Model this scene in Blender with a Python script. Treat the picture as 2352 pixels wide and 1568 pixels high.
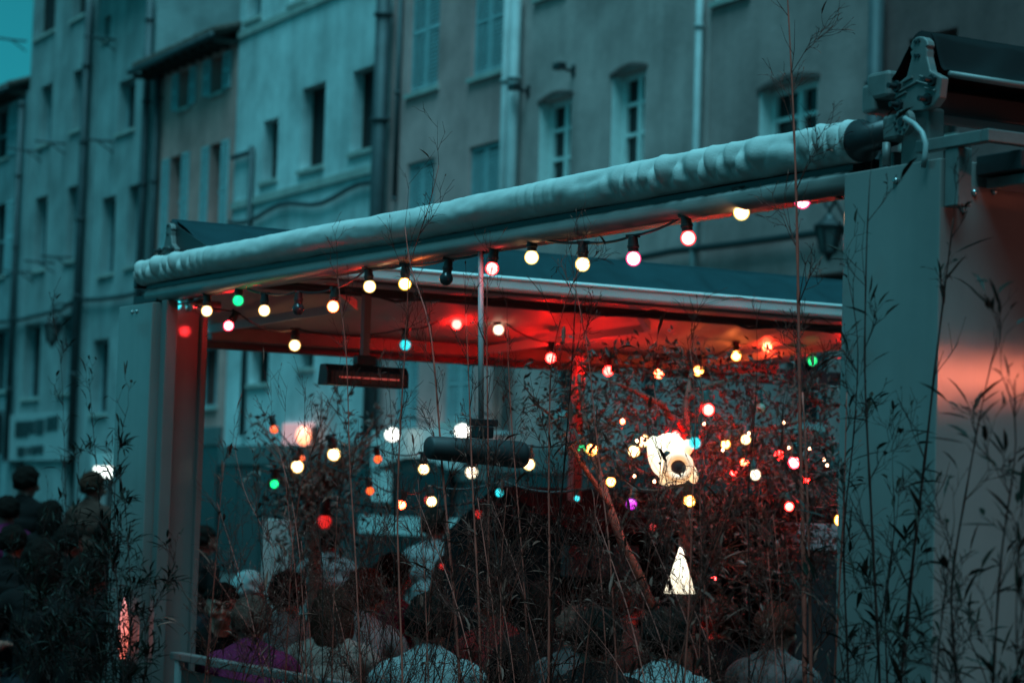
import bpy, bmesh, math, random
import numpy as np
from mathutils import Vector, Matrix, noise
random.seed(7)
SC = bpy.context.scene
for o in list(bpy.data.objects): bpy.data.objects.remove(o)
COL = SC.collection
V = Vector

# ------------------------------------------------------------------ camera, world, exposure
FPX, CX, CY, EYE = 5553.0, 1176.0, 784.0, 1.6          # focal length in pixels of a 2352 px wide frame (85 mm lens)
PITCH, ROLL = math.atan(376 / FPX), math.radians(1.72)
FWD = V((0, math.cos(PITCH), math.sin(PITCH))); UP0 = V((0, -math.sin(PITCH), math.cos(PITCH)))
RIGHT = math.cos(ROLL) * V((1, 0, 0)) + math.sin(ROLL) * UP0
UPV = math.cos(ROLL) * UP0 - math.sin(ROLL) * V((1, 0, 0))
EYEP = V((0, 0, EYE))
cam = bpy.data.cameras.new('camera'); camo = bpy.data.objects.new('camera', cam); COL.objects.link(camo)
camo.matrix_world = Matrix(((RIGHT.x, UPV.x, -FWD.x, 0), (RIGHT.y, UPV.y, -FWD.y, 0), (RIGHT.z, UPV.z, -FWD.z, EYE), (0, 0, 0, 1)))
cam.sensor_width = 36; cam.lens = 36 * FPX / 2352; cam.clip_end = 2000; cam.clip_start = .1
cam.dof.use_dof = True; cam.dof.focus_distance = 8.3; cam.dof.aperture_fstop = 3.8; cam.dof.aperture_blades = 0
SC.camera = camo

SUN_AZ, SUN_EL = math.radians(186), math.radians(70)     # soft evening light from high behind the viewer's left
w = bpy.data.worlds.new('World'); SC.world = w; w.use_nodes = True
nt = w.node_tree; nt.nodes.clear()
sky = nt.nodes.new('ShaderNodeTexSky'); sky.sky_type = 'NISHITA'; sky.sun_disc = False
sky.sun_elevation = SUN_EL; sky.sun_rotation = SUN_AZ; sky.altitude = 100; sky.dust_density = 1.5; sky.ozone_density = 4
bw = nt.nodes.new('ShaderNodeRGBToBW'); nt.links.new(sky.outputs[0], bw.inputs[0])
tint = nt.nodes.new('ShaderNodeMix'); tint.data_type = 'RGBA'; tint.blend_type = 'MULTIPLY'; tint.inputs[0].default_value = 1
nt.links.new(bw.outputs[0], tint.inputs[6]); tint.inputs[7].default_value = (.045, .79, 1.0, 1)
bg = nt.nodes.new('ShaderNodeBackground'); bg.inputs[1].default_value = .095
nt.links.new(tint.outputs[2], bg.inputs[0])
wo = nt.nodes.new('ShaderNodeOutputWorld'); nt.links.new(bg.outputs[0], wo.inputs[0])
sl = bpy.data.lights.new('sun', 'SUN'); sl.energy = 3.4; sl.angle = math.radians(40); sl.color = (.26, .83, 1)
so = bpy.data.objects.new('sun', sl); COL.objects.link(so)
so.rotation_euler = V((math.sin(SUN_AZ) * math.cos(SUN_EL), math.cos(SUN_AZ) * math.cos(SUN_EL), math.sin(SUN_EL))).to_track_quat('Z', 'Y').to_euler()
SC.view_settings.view_transform = 'Standard'; SC.view_settings.look = 'None'; SC.view_settings.exposure = 0; SC.view_settings.gamma = 1
SC.render.engine = 'CYCLES'
try:
    SC.cycles.use_denoising = True; SC.cycles.denoiser = 'OPENIMAGEDENOISE'
    SC.cycles.max_bounces = 6; SC.cycles.diffuse_bounces = 3; SC.cycles.glossy_bounces = 3; SC.cycles.transmission_bounces = 4
    SC.cycles.sample_clamp_indirect = 4; SC.cycles.caustics_reflective = False; SC.cycles.caustics_refractive = False
    SC.cycles.use_light_tree = True
except Exception: pass

# ------------------------------------------------------------------ places read off the photograph
def ray(px, py): return RIGHT * ((px - CX) / FPX) - UPV * ((py - CY) / FPX) + FWD
def at(px, py, Y):
    d = ray(px, py); return EYEP + d * (Y / d.y)
def onplane(px, py, p, n):
    d = ray(px, py); return EYEP + d * ((p - EYEP).dot(n) / d.dot(n))
aP = math.atan(3196 / FPX); DP = V((-math.sin(aP), math.cos(aP), 0)); NP = V((math.cos(aP), math.sin(aP), 0))   # terrace axes
aF = math.atan(2860 / FPX); DF = V((-math.sin(aF), math.cos(aF), 0)); NF = V((math.cos(aF), math.sin(aF), 0))   # street front axes
R0 = at(1950, 470, 6.95); R0.z = 0
F0 = at(1905, 540, 34.0); F0.z = 0
ZV = V((0, 0, 1))
GZ = -.12                                               # level of the square
def W(a, b, h): return R0 + DP * a + NP * b + ZV * h
def WF(s, d, h): return F0 + DF * s + NF * d + ZV * h
def ab(px, py, b=0.0):
    p = onplane(px, py, R0 + NP * b, NP); return (p - R0).dot(DP), p.z
def ba(px, py, a):
    p = onplane(px, py, R0 + DP * a, DP); return (p - R0).dot(NP), p.z
def fs(px, py, d=0.0):
    p = onplane(px, py, F0 + NF * d, NF); return (p - F0).dot(DF), p.z

# ------------------------------------------------------------------ materials
MATS = {}
def mat(name, col, rough=.7, metal=0.0, nscale=3.0, namt=.25, bump=0.0, bscale=60.0, emit=None, streak=0.0, spec=.5, trans=0.0, bdist=.02):
    if name in MATS: return MATS[name]
    m = bpy.data.materials.new(name); m.use_nodes = True; n = m.node_tree; L = n.links
    b = n.nodes['Principled BSDF']; b.inputs['Roughness'].default_value = rough; b.inputs['Metallic'].default_value = metal
    b.inputs['Specular IOR Level'].default_value = spec
    c = tuple(col) + (1,)
    b.inputs['Base Color'].default_value = c
    tc = n.nodes.new('ShaderNodeTexCoord')
    if namt > 0:
        nz = n.nodes.new('ShaderNodeTexNoise'); nz.inputs['Scale'].default_value = nscale; nz.inputs['Detail'].default_value = 6; nz.inputs['Roughness'].default_value = .62
        L.new(tc.outputs['Object'], nz.inputs['Vector'])
        mr = n.nodes.new('ShaderNodeMapRange'); mr.inputs[1].default_value = .3; mr.inputs[2].default_value = .7
        mr.inputs[3].default_value = 1 - namt; mr.inputs[4].default_value = 1 + namt * .6
        L.new(nz.outputs[0], mr.inputs[0]); last = mr.outputs[0]
        if streak > 0:
            mp = n.nodes.new('ShaderNodeMapping'); mp.inputs['Scale'].default_value = (2.2, 2.2, .16)
            L.new(tc.outputs['Object'], mp.inputs[0])
            n2 = n.nodes.new('ShaderNodeTexNoise'); n2.inputs['Scale'].default_value = 1.0; n2.inputs['Detail'].default_value = 5
            L.new(mp.outputs[0], n2.inputs['Vector'])
            m2 = n.nodes.new('ShaderNodeMapRange'); m2.inputs[1].default_value = .42; m2.inputs[2].default_value = .66; m2.inputs[3].default_value = 1; m2.inputs[4].default_value = 1 - streak
            L.new(n2.outputs[0], m2.inputs[0])
            mm = n.nodes.new('ShaderNodeMath'); mm.operation = 'MULTIPLY'; L.new(last, mm.inputs[0]); L.new(m2.outputs[0], mm.inputs[1]); last = mm.outputs[0]
        mx = n.nodes.new('ShaderNodeMix'); mx.data_type = 'RGBA'; mx.blend_type = 'MULTIPLY'; mx.inputs[0].default_value = 1; mx.inputs[6].default_value = c
        L.new(last, mx.inputs[7]); L.new(mx.outputs[2], b.inputs['Base Color'])
    if bump > 0:
        bn = n.nodes.new('ShaderNodeTexNoise'); bn.inputs['Scale'].default_value = bscale; bn.inputs['Detail'].default_value = 4
        L.new(tc.outputs['Object'], bn.inputs['Vector'])
        bp = n.nodes.new('ShaderNodeBump'); bp.inputs['Strength'].default_value = bump; bp.inputs['Distance'].default_value = bdist
        L.new(bn.outputs[0], bp.inputs['Height']); L.new(bp.outputs[0], b.inputs['Normal'])
    if trans: b.inputs['Transmission Weight'].default_value = trans
    if emit:
        ec, es = emit; b.inputs['Emission Color'].default_value = tuple(ec) + (1,); b.inputs['Emission Strength'].default_value = es
    MATS[name] = m; return m
def glow(name, col, s, base=(.8, .8, .8)): return mat(name, base, .35, namt=0, emit=(col, s))

# ------------------------------------------------------------------ mesh building
WL = {}
class MB:
    def __init__(s): s.v = []; s.f = []
    def add(s, vs, fc):
        k = len(s.v); s.v += [tuple(x) for x in vs]; s.f += [tuple(i + k for i in q) for q in fc]; return s
    def boxf(s, o, x, y, z, bev=0):                       # corner o and three edge vectors
        p = [o, o + x, o + x + y, o + y, o + z, o + x + z, o + x + y + z, o + y + z]
        return s.add(p, [(0, 3, 2, 1), (4, 5, 6, 7), (0, 1, 5, 4), (1, 2, 6, 5), (2, 3, 7, 6), (3, 0, 4, 7)])
    def wbox(s, a0, a1, b0, b1, h0, h1): return s.boxf(W(a0, b0, h0), DP * (a1 - a0), NP * (b1 - b0), ZV * (h1 - h0))
    def fbox(s, s0, s1, d0, d1, h0, h1): return s.boxf(WF(s0, d0, h0), DF * (s1 - s0), NF * (d1 - d0), ZV * (h1 - h0))
    def tube(s, pts, rad, n=8, caps=True):
        pts = [V(p) for p in pts]; N = len(pts); k = len(s.v)
        if not hasattr(rad, '__len__'): rad = [rad] * N
        prev = None
        for i, p in enumerate(pts):
            t = (pts[min(i + 1, N - 1)] - pts[max(i - 1, 0)])
            t = t.normalized() if t.length > 1e-9 else V((0, 0, 1))
            if prev is None: u = t.orthogonal().normalized()
            else:
                u = prev - t * prev.dot(t); u = u.normalized() if u.length > 1e-6 else t.orthogonal().normalized()
            prev = u; v2 = t.cross(u)
            for j in range(n):
                q = 2 * math.pi * j / n; s.v.append(tuple(p + (u * math.cos(q) + v2 * math.sin(q)) * rad[i]))
        for i in range(N - 1):
            for j in range(n):
                a = k + i * n + j; b = k + i * n + (j + 1) % n; s.f.append((a, b, b + n, a + n))
        if caps:
            s.f.append(tuple(k + j for j in reversed(range(n)))); s.f.append(tuple(k + (N - 1) * n + j for j in range(n)))
        return s
    def ell(s, c, r, nu=12, nv=8, M=None):
        c = V(c); k = len(s.v); vs = []
        for i in range(nv + 1):
            th = math.pi * i / nv
            for j in range(nu):
                q = 2 * math.pi * j / nu
                p = V((r[0] * math.sin(th) * math.cos(q), r[1] * math.sin(th) * math.sin(q), r[2] * math.cos(th)))
                if M is not None: p = M @ p
                vs.append(tuple(c + p))
        s.v += vs
        for i in range(nv):
            for j in range(nu):
                a = k + i * nu + j; b = k + i * nu + (j + 1) % nu; s.f.append((a, a + nu, b + nu, b))
        return s
    def prism(s, pts, ex):                                 # polygon (3D points) extruded
        pts = [V(p) for p in pts]; n = len(pts)
        f = [tuple(range(n)), tuple(reversed(range(n, 2 * n)))] + [(i, i + n, (i + 1) % n + n, (i + 1) % n) for i in range(n)]
        return s.add(pts + [p + ex for p in pts], f)
    def build(s, name, m, parent=None, smooth=False, bevel=0, loc=None):
        v = np.array(s.v, dtype=float)
        if loc is None:
            mn, mxv = v.min(0), v.max(0); loc = ((mn[0] + mxv[0]) / 2, (mn[1] + mxv[1]) / 2, mn[2])
        loc = V(loc); v = v - np.array(loc)
        me = bpy.data.meshes.new(name); me.from_pydata(v.tolist(), [], s.f)
        if not isinstance(m, (list, tuple)): m = [m]
        for q in m: me.materials.append(q)
        bm = bmesh.new(); bm.from_mesh(me); bmesh.ops.recalc_face_normals(bm, faces=bm.faces); bm.to_mesh(me); bm.free()
        if smooth: me.polygons.foreach_set('use_smooth', [True] * len(me.polygons))
        me.update()
        o = bpy.data.objects.new(name, me); COL.objects.link(o)
        put(o, Matrix.Translation(loc), parent)
        if bevel > 0:
            b = o.modifiers.new('bevel', 'BEVEL'); b.width = bevel; b.segments = 2; b.limit_method = 'ANGLE'
        return o
def put(o, M, parent=None):
    o.matrix_basis = M
    if parent is not None:
        o.parent = parent; o.matrix_parent_inverse = WL[parent.name].inverted()
    WL[o.name] = M.copy()
def inst(src, name, M, parent=None, m=None):               # another object on the same mesh
    o = bpy.data.objects.new(name, src.data if hasattr(src, 'data') else src); COL.objects.link(o); put(o, M, parent)
    if m is not None:
        for i, q in enumerate(m if isinstance(m, (list, tuple)) else [m]):
            o.material_slots[i].link = 'OBJECT'; o.material_slots[i].material = q
    return o
def thing(name, label, cat, loc, group=None):
    o = bpy.data.objects.new(name, None); COL.objects.link(o); o.empty_display_size = .1
    put(o, Matrix.Translation(V(loc))); return tag(o, label, cat, group)
def tag(o, label, cat, group=None, kind=None):
    if label: o['label'] = label
    if cat: o['category'] = cat
    if group: o['group'] = group
    if kind: o['kind'] = kind
    return o

# ------------------------------------------------------------------ palette
M_ground = mat('paving_grey', (.05, .045, .042), .8, nscale=1.5, namt=.3, bump=.3)
M_glass = mat('window_glass', (.012, .014, .016), .2, nscale=2, namt=.4, spec=.3)
M_dark = mat('dark_interior', (.012, .012, .014), .9, namt=0)
M_whitew = mat('white_window_paint', (.80, .82, .80), .5, nscale=5, namt=.15)
M_shut = mat('shutter_grey', (.30, .42, .44), .7, nscale=4, namt=.2)
M_shutb = mat('shutter_blue', (.36, .52, .54), .7, nscale=4, namt=.2)
M_pipe = mat('zinc_pipe_dark', (.045, .055, .06), .6, nscale=4, namt=.3)
M_pipew = mat('pale_pipe', (.36, .36, .36), .6, nscale=2, namt=.25)
M_tile = mat('roof_tile', (.10, .065, .055), .85, nscale=9, namt=.5)
M_eave = mat('eave_wood', (.045, .035, .03), .8, nscale=6, namt=.3)
M_stone = mat('stone_trim', (.42, .42, .39), .85, nscale=2, namt=.3)
M_alu = mat('painted_aluminium', (.42, .43, .43), .42, nscale=2, namt=.12)
M_panel = mat('satin_panel', (.27, .225, .215), .075, nscale=1.2, namt=.2, bump=.4, bscale=300, spec=.5, bdist=.0004, streak=.22)
M_fabric = mat('cream_canvas_roll', (.56, .54, .525), .85, nscale=7, namt=.14, bump=.15, bscale=220)
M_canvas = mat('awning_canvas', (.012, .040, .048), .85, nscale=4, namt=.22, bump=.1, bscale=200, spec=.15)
M_canvas_shaded = mat('awning_canvas_shaded', (.010, .011, .012), .8, nscale=4, namt=.22, spec=.1)  # canvas colour darkened for the shaded side of the right awning
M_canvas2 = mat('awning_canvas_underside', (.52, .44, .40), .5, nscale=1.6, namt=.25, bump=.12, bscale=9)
M_black = mat('black_plastic', (.018, .018, .02), .45, namt=0)
M_blackm = mat('black_metal', (.03, .03, .032), .4, .3, namt=0)
M_castal = mat('cast_aluminium', (.19, .175, .17), .5, .25, nscale=12, namt=.2)
M_chrome = mat('satin_steel', (.5, .5, .5), .28, .9, namt=0)

# ------------------------------------------------------------------ ground
g = MB(); g.add([(-400, -100, GZ), (400, -100, GZ), (400, 600, GZ), (-400, 600, GZ)], [(0, 1, 2, 3)])
o = g.build('ground', M_ground, loc=(0, 0, 0)); o['kind'] = 'structure'

# ------------------------------------------------------------------ street front
def srange(xl, xr, y): return fs(xr, y)[0], fs(xl, y)[0]     # s grows to the left
def wall_mesh(s0, s1, h0, h1, holes, depth=.32, d0=0.0):
    ss = sorted({s0, s1, *[q for h in holes for q in h[:2]]}); hs = sorted({h0, h1, *[q for h in holes for q in h[2:4]]})
    ss = [q for q in ss if s0 <= q <= s1]; hs = [q for q in hs if h0 <= q <= h1]
    mb = MB()
    def inside(a, b, c, d): return any(h[0] - 1e-6 <= a and b <= h[1] + 1e-6 and h[2] - 1e-6 <= c and d <= h[3] + 1e-6 for h in holes)
    for i in range(len(ss) - 1):
        for j in range(len(hs) - 1):
            if inside(ss[i], ss[i + 1], hs[j], hs[j + 1]): continue
            mb.add([WF(ss[i], d0, hs[j]), WF(ss[i + 1], d0, hs[j]), WF(ss[i + 1], d0, hs[j + 1]), WF(ss[i], d0, hs[j + 1])], [(0, 1, 2, 3)])
    for a, b, c, d in [h[:4] for h in holes]:
        a, b, c, d = max(a, s0), min(b, s1), max(c, h0), min(d, h1)
        for p, q in (((a, c), (a, d)), ((b, c), (b, d)), ((a, c), (b, c)), ((a, d), (b, d))):
            mb.add([WF(p[0], d0, p[1]), WF(q[0], d0, q[1]), WF(q[0], d0 + depth, q[1]), WF(p[0], d0 + depth, p[1])], [(0, 1, 2, 3)])
    # flanks, top and back, so that the house is solid
    mb.add([WF(s0, d0, h0), WF(s0, d0 + 8, h0), WF(s0, d0 + 8, h1), WF(s0, d0, h1)], [(0, 1, 2, 3)])
    mb.add([WF(s1, d0, h0), WF(s1, d0 + 8, h0), WF(s1, d0 + 8, h1), WF(s1, d0, h1)], [(0, 1, 2, 3)])
    mb.add([WF(s0, d0 + 8, h0), WF(s1, d0 + 8, h0), WF(s1, d0 + 8, h1), WF(s0, d0 + 8, h1)], [(0, 1, 2, 3)])
    mb.add([WF(s0, d0, h1), WF(s1, d0, h1), WF(s1, d0 + 8, h1), WF(s0, d0 + 8, h1)], [(0, 1, 2, 3)])
    return mb
def shutter_leaf(s0, s1, h0, h1, d, m, parent, ang=None):
    """a louvred leaf: stiles, rails and blades as one mesh"""
    mb = MB(); t = .04; fw = min(.07, (s1 - s0) * .18)
    mb.fbox(s0, s0 + fw, d - t, d, h0, h1); mb.fbox(s1 - fw, s1, d - t, d, h0, h1)
    for q in (h0, (h0 + h1) / 2 - .04, h1 - .08): mb.fbox(s0 + fw, s1 - fw, d - t + .004, d - .004, q, q + .08)
    k = max(6, int((h1 - h0) / .085))
    for i in range(k):
        z = h0 + .1 + (h1 - h0 - .2) * i / k
        mb.add([WF(s0 + fw, d - t + .006, z), WF(s1 - fw, d - t + .006, z), WF(s1 - fw, d - .008, z + .06), WF(s0 + fw, d - .008, z + .06)], [(0, 1, 2, 3)])
    return mb.build('shutter', m, parent)
def window(root, hole, style):
    s0, s1, h0, h1 = hole; wd = s1 - s0
    if style == 'dark' or style == 'plain':
        win = MB().add([WF(s0, .3, h0), WF(s1, .3, h0), WF(s1, .3, h1), WF(s0, .3, h1)], [(0, 1, 2, 3)]).build('window', M_dark if style == 'dark' else M_glass, root)
        f = MB(); q = .06
        for a, b, c, d in ((s0, s0 + q, h0, h1), (s1 - q, s1, h0, h1), (s0 + q, s1 - q, h0, h0 + q), (s0 + q, s1 - q, h1 - q, h1), ((s0 + s1) / 2 - .03, (s0 + s1) / 2 + .03, h0 + q, h1 - q)): f.fbox(a, b, .25, .298, c, d)
        f.build('frame', M_shut if style == 'plain' else M_eave, win)
    elif style == 'white':
        win = MB().add([WF(s0, .3, h0), WF(s1, .3, h0), WF(s1, .3, h1), WF(s0, .3, h1)], [(0, 1, 2, 3)]).build('window', M_glass, root)
        f = MB(); q = .1; mid = (s0 + s1) / 2
        for a, b, c, d in ((s0, s0 + q, h0, h1), (s1 - q, s1, h0, h1), (s0 + q, s1 - q, h0, h0 + q), (s0 + q, s1 - q, h1 - q, h1), (mid - .06, mid + .06, h0 + q, h1 - q)): f.fbox(a, b, .22, .296, c, d)
        k = max(3, round((h1 - h0) / .55))
        for i in range(1, k):
            z = h0 + (h1 - h0) * i / k
            f.fbox(s0 + q, mid - .06, .235, .29, z - .03, z + .03); f.fbox(mid + .06, s1 - q, .235, .29, z - .03, z + .03)
        f.build('frame', M_whitew, win)
        # pale plastered reveal lining (a coat of white on the opening's cheeks)
        MB().fbox(s1 - .012, s1 - .001, .004, .22, h0, h1).build('reveal_lining', M_whitew, win); MB().fbox(s0 + .001, s0 + .012, .004, .22, h0, h1).build('reveal_lining', M_whitew, win)
        # segmental head, its colour darkened for the shade of the arched recess
        a = MB(); n = 8; pts = []
        for i in range(n + 1):
            q = i / n; pts.append(WF(s0 - .06 + (wd + .12) * q, -.03, h1 + .0 + .10 * math.sin(math.pi * q)))
        pts2 = [p - ZV * .13 for p in reversed(pts)]
        for i in range(n):
            a.boxf(pts[i] - ZV * .05, pts[i + 1] - pts[i], NF * .06, ZV * .07)
        a.build('arched_head', mat('arch_stone_shaded', (.16, .09, .085), .9, nscale=3, namt=.3), win)
    elif style == 'closed':
        win = MB().add([WF(s0, .25, h0), WF(s1, .25, h0), WF(s1, .25, h1), WF(s0, .25, h1)], [(0, 1, 2, 3)]).build('window', M_dark, root)
        m = (s0 + s1) / 2
        shutter_leaf(s0 + .015, m - .008, h0 + .02, h1 - .02, .09, M_shut, win); shutter_leaf(m + .008, s1 - .015, h0 + .02, h1 - .02, .09, M_shut, win)
    elif style == 'open':
        win = MB().add([WF(s0, .28, h0), WF(s1, .28, h0), WF(s1, .28, h1), WF(s0, .28, h1)], [(0, 1, 2, 3)]).build('window', M_glass, root)
        shutter_leaf(s0 - wd * .55, s0 - .01, h0 + .01, h1 - .01, -.01, M_shutb, win); shutter_leaf(s1 + .01, s1 + wd * .55, h0 + .01, h1 - .01, -.01, M_shutb, win)
        f = MB(); f.fbox((s0 + s1) / 2 - .04, (s0 + s1) / 2 + .04, .22, .276, h0, h1); f.fbox(s0, (s0 + s1) / 2 - .04, .23, .27, (h0 + h1) / 2, (h0 + h1) / 2 + .05); f.fbox((s0 + s1) / 2 + .04, s1, .23, .27, (h0 + h1) / 2, (h0 + h1) / 2 + .05); f.build('frame', M_shut, win)
    sl_ = MB(); sl_.fbox(s0 - .08, s1 + .08, -.07, .02, h0 - .09, h0 - .003); sl_.build('sill', M_stone, win)
    return win
def pipe(root, px, ptop, pbot, r, m, d=-.1, brackets=True, name='drainpipe'):
    a = fs(px[0], ptop); b = fs(px[1], pbot); s = (a[0] + b[0]) / 2
    p = MB().tube([WF(s, d, max(b[1], GZ)), WF(s, d, a[1])], r, 10)
    z = b[1]
    if brackets:
        while z < a[1]:
            if z > .1: p.tube([WF(s, d, z), WF(s, d, z + .06)], r * 1.3, 10)
            z += 2.1
    return p.build(name, m, root, smooth=True)
M_shop = mat('shop_wood_shaded', (.05, .06, .062), .6, nscale=2, namt=.3); M_shop2 = mat('shop_glass_shaded', (.02, .024, .026), .25, nscale=2, namt=.3); M_shop3 = mat('shop_fascia_shaded', (.10, .125, .125), .6, nscale=2, namt=.2)  # shopfront tones darkened to stand in for the shade at street level
def house(name, label, xl, xr, ymid, htop, m, wins, shop=None, smin=None, group='houses along the street'):
    s0, s1 = srange(xl, xr, ymid); s0 = (s0 if smin is None else smin) + .01; s1 -= .01
    root = thing(name, label, 'house', WF((s0 + s1) / 2, 0, 0), group)
    holes = []
    for wn in wins:
        x0, x1, yt, yb, st = wn; ym = (yt + yb) / 2
        a, b = srange(x0, x1, ym); c = max(fs(x0, yb)[1], .05); d = fs(x0, yt)[1]
        holes.append((max(a, s0 + .05), min(b, s1 - .05), c, min(d, htop - .1), st))
    wall_mesh(s0, s1, GZ, htop, holes).build('wall', m, root)
    for h in holes: window(root, h[:4], h[4])
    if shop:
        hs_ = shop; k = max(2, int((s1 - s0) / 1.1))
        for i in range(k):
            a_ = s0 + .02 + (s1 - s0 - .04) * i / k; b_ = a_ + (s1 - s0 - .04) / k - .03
            MB().fbox(a_, b_, -.09, -.003, GZ, hs_ - .45).build('shaded_shop_panel', M_shop if i % 2 else M_shop2, root, bevel=.015)
        MB().fbox(s0 + .02, s1 - .02, -.14, -.003, hs_ - .44, hs_).build('shaded_shop_fascia', M_shop3, root, bevel=.02)
    return root, s0, s1

P1 = mat('plaster_grey_left', (.26, .34, .35), .9, nscale=.7, namt=.38, bump=.3, bscale=8, streak=.18)
P2 = mat('plaster_pale', (.32, .35, .35), .9, nscale=.7, namt=.38, bump=.3, bscale=8, streak=.18)
P3 = mat('plaster_pale_b', (.36, .40, .40), .9, nscale=.7, namt=.38, bump=.3, bscale=8, streak=.18)
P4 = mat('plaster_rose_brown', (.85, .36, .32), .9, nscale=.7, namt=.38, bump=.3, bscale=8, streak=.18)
P5 = mat('plaster_light', (.66, .70, .70), .9, nscale=.7, namt=.38, bump=.3, bscale=8, streak=.18)
P6 = mat('plaster_taupe', (.72, .36, .34), .9, nscale=.7, namt=.38, bump=.3, bscale=8, streak=.18)
P7 = mat('plaster_sage', (.58, .37, .35), .9, nscale=.7, namt=.38, bump=.3, bscale=8, streak=.18)
P8 = mat('plaster_stone', (.46, .27, .255), .9, nscale=.7, namt=.38, bump=.3, bscale=8, streak=.18)
P9 = mat('plaster_dim', (.22, .10, .095), .9, nscale=.7, namt=.38, bump=.3, bscale=8, streak=.18)
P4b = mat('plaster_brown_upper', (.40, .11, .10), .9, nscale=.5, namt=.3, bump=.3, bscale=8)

h1top = fs(50, 215)[1]
B1, s0, s1 = house('town_house', 'low house with a dark tiled eave at the far left edge', -160, 58, 350, h1top, P1,
    [(-20, 22, 262, 375, 'open'), (-22, 14, 478, 640, 'open'), (-30, 20, 760, 900, 'plain')])
def tiled_roof(root, s0, s1, heave, rise=1.6, run=4.0, over=.55):
    r = MB().boxf(WF(s0, -over, heave), DF * (s1 - s0), NF * (run + over) + ZV * rise, ZV * .1)
    ro = r.build('roof', M_eave, root)
    n = max(4, int((s1 - s0) / .24))
    tl = MB().tube([WF(s0, -over - .04, heave + .12), WF(s0, run, heave + .12 + rise)], [.11, .1], 8).build('tile_row', M_tile, ro, smooth=True)
    for i in range(1, n):
        ds = (s1 - s0) * i / n
        inst(tl, 'tile_row', Matrix.Translation(WL[tl.name].to_translation() + DF * ds + ZV * random.uniform(-.015, .015)), ro)
    k = int((s1 - s0) / .5)
    for i in range(k):
        s = s0 + .1 + (s1 - s0 - .2) * i / max(1, k - 1)
        MB().boxf(WF(s - .05, -over + .02, heave - .13), DF * .1, NF * (over - .03), ZV * .128).build('rafter_end', M_eave, ro)
    MB().tube([WF(s0, -over - .06, heave + .02), WF(s1, -over - .06, heave + .02)], .08, 10).build('gutter', M_pipe, ro, smooth=True)
tiled_roof(B1, s0 + .05, s1 - .05, h1top)
pipe(B1, (45, 40), 240, 1060, .09, M_pipe, d=-.14)

B2, s0, s1 = house('town_house', 'tall pale house rising against the open sky, second from the left', 64, 216, 300, 17.5, P2,
    [(84, 128, -75, 90, 'dark'), (167, 204, -95, 47, 'dark'), (92, 118, 203, 335, 'plain'), (166, 191, 167, 302, 'plain'),
     (78, 106, 458, 622, 'plain'), (152, 181, 433, 600, 'plain'), (54, 92, 747, 915, 'plain'), (137, 171, 727, 902, 'plain'),
     (140, 168, 1045, 1320, 'dark'), (18, 50, 1060, 1330, 'dark')])
pipe(B2, (216, 178), 0, 1040, .11, M_pipe, d=-.16)
B3, s0, s1 = house('town_house', 'narrow pale house between two dark drainpipes, third from the left', 218, 350, 300, 16.0, P3,
    [(238, 254, 42, 95, 'dark'), (271, 309, 192, 308, 'plain'), (231, 263, 458, 632, 'plain'), (292, 329, 430, 612, 'plain'), (211, 247, 782, 950, 'plain'),
     (215, 262, 1040, 1320, 'plain')])
MB().boxf(WF(s0, -.7, 15.3), DF * (s1 - s0), NF * .7, ZV * .3).build('eave', M_eave, B3)
pipe(B3, (356, 322), 0, 1000, .10, M_pipe, d=-.16)

h4 = fs(440, 138)[1]
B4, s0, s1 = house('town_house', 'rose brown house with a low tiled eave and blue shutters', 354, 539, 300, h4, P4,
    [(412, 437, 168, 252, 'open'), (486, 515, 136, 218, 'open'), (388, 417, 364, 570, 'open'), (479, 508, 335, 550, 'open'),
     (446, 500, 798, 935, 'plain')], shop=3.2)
tiled_roof(B4, s0 - .1, s1 + .15, h4, rise=1.5, run=4.2, over=.6)
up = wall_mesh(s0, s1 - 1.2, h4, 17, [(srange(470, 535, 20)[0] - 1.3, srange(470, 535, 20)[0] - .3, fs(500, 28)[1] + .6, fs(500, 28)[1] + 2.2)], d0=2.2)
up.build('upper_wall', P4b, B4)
pipe(B4, (368, 352), 175, 1000, .09, M_pipe, d=-.14)

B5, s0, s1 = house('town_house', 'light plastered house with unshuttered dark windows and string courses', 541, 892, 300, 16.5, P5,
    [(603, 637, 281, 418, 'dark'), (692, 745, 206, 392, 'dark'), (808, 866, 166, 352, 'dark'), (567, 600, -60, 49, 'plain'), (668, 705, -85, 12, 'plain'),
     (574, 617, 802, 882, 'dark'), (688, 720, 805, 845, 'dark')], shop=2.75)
for y0 in (474, 88):
    hh = fs(542, y0)[1]
    sc = MB().fbox(s0, s1, -.06, .0, hh - .07, hh + .09); sc.build('string_course', M_stone, B5)
hh = fs(542, 474)[1] - .35
c = MB().tube([WF(s0 + (s1 - s0) * q / 14, -.09, hh + .1 * math.sin(q * .9)) for q in range(15)], .05, 6); c.build('cable_duct', M_pipe, B5)
pipe(B5, (578, 572), 340, 1000, .06, M_pipe, d=-.09, brackets=False, name='vent_pipe')
q0 = fs(578, 352); MB().tube([WF(q0[0] - .05, -.09, q0[1]), WF(q0[0] + 1.0, -.09, q0[1])], .06, 8).build('vent_arm', M_pipe, B5)
pipe(B5, (897, 880), -10, 1010, .15, M_pipe, d=-.22)

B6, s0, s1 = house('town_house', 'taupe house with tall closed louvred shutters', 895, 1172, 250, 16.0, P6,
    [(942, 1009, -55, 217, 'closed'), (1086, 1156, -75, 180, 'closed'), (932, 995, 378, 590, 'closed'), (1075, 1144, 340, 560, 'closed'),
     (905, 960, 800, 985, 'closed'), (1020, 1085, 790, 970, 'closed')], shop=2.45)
pipe(B6, (925, 916), -10, 460, .05, M_pipe, d=-.07)
pipe(B6, (1171, 1164), -10, 1000, .08, M_pipew, d=-.13)

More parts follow.
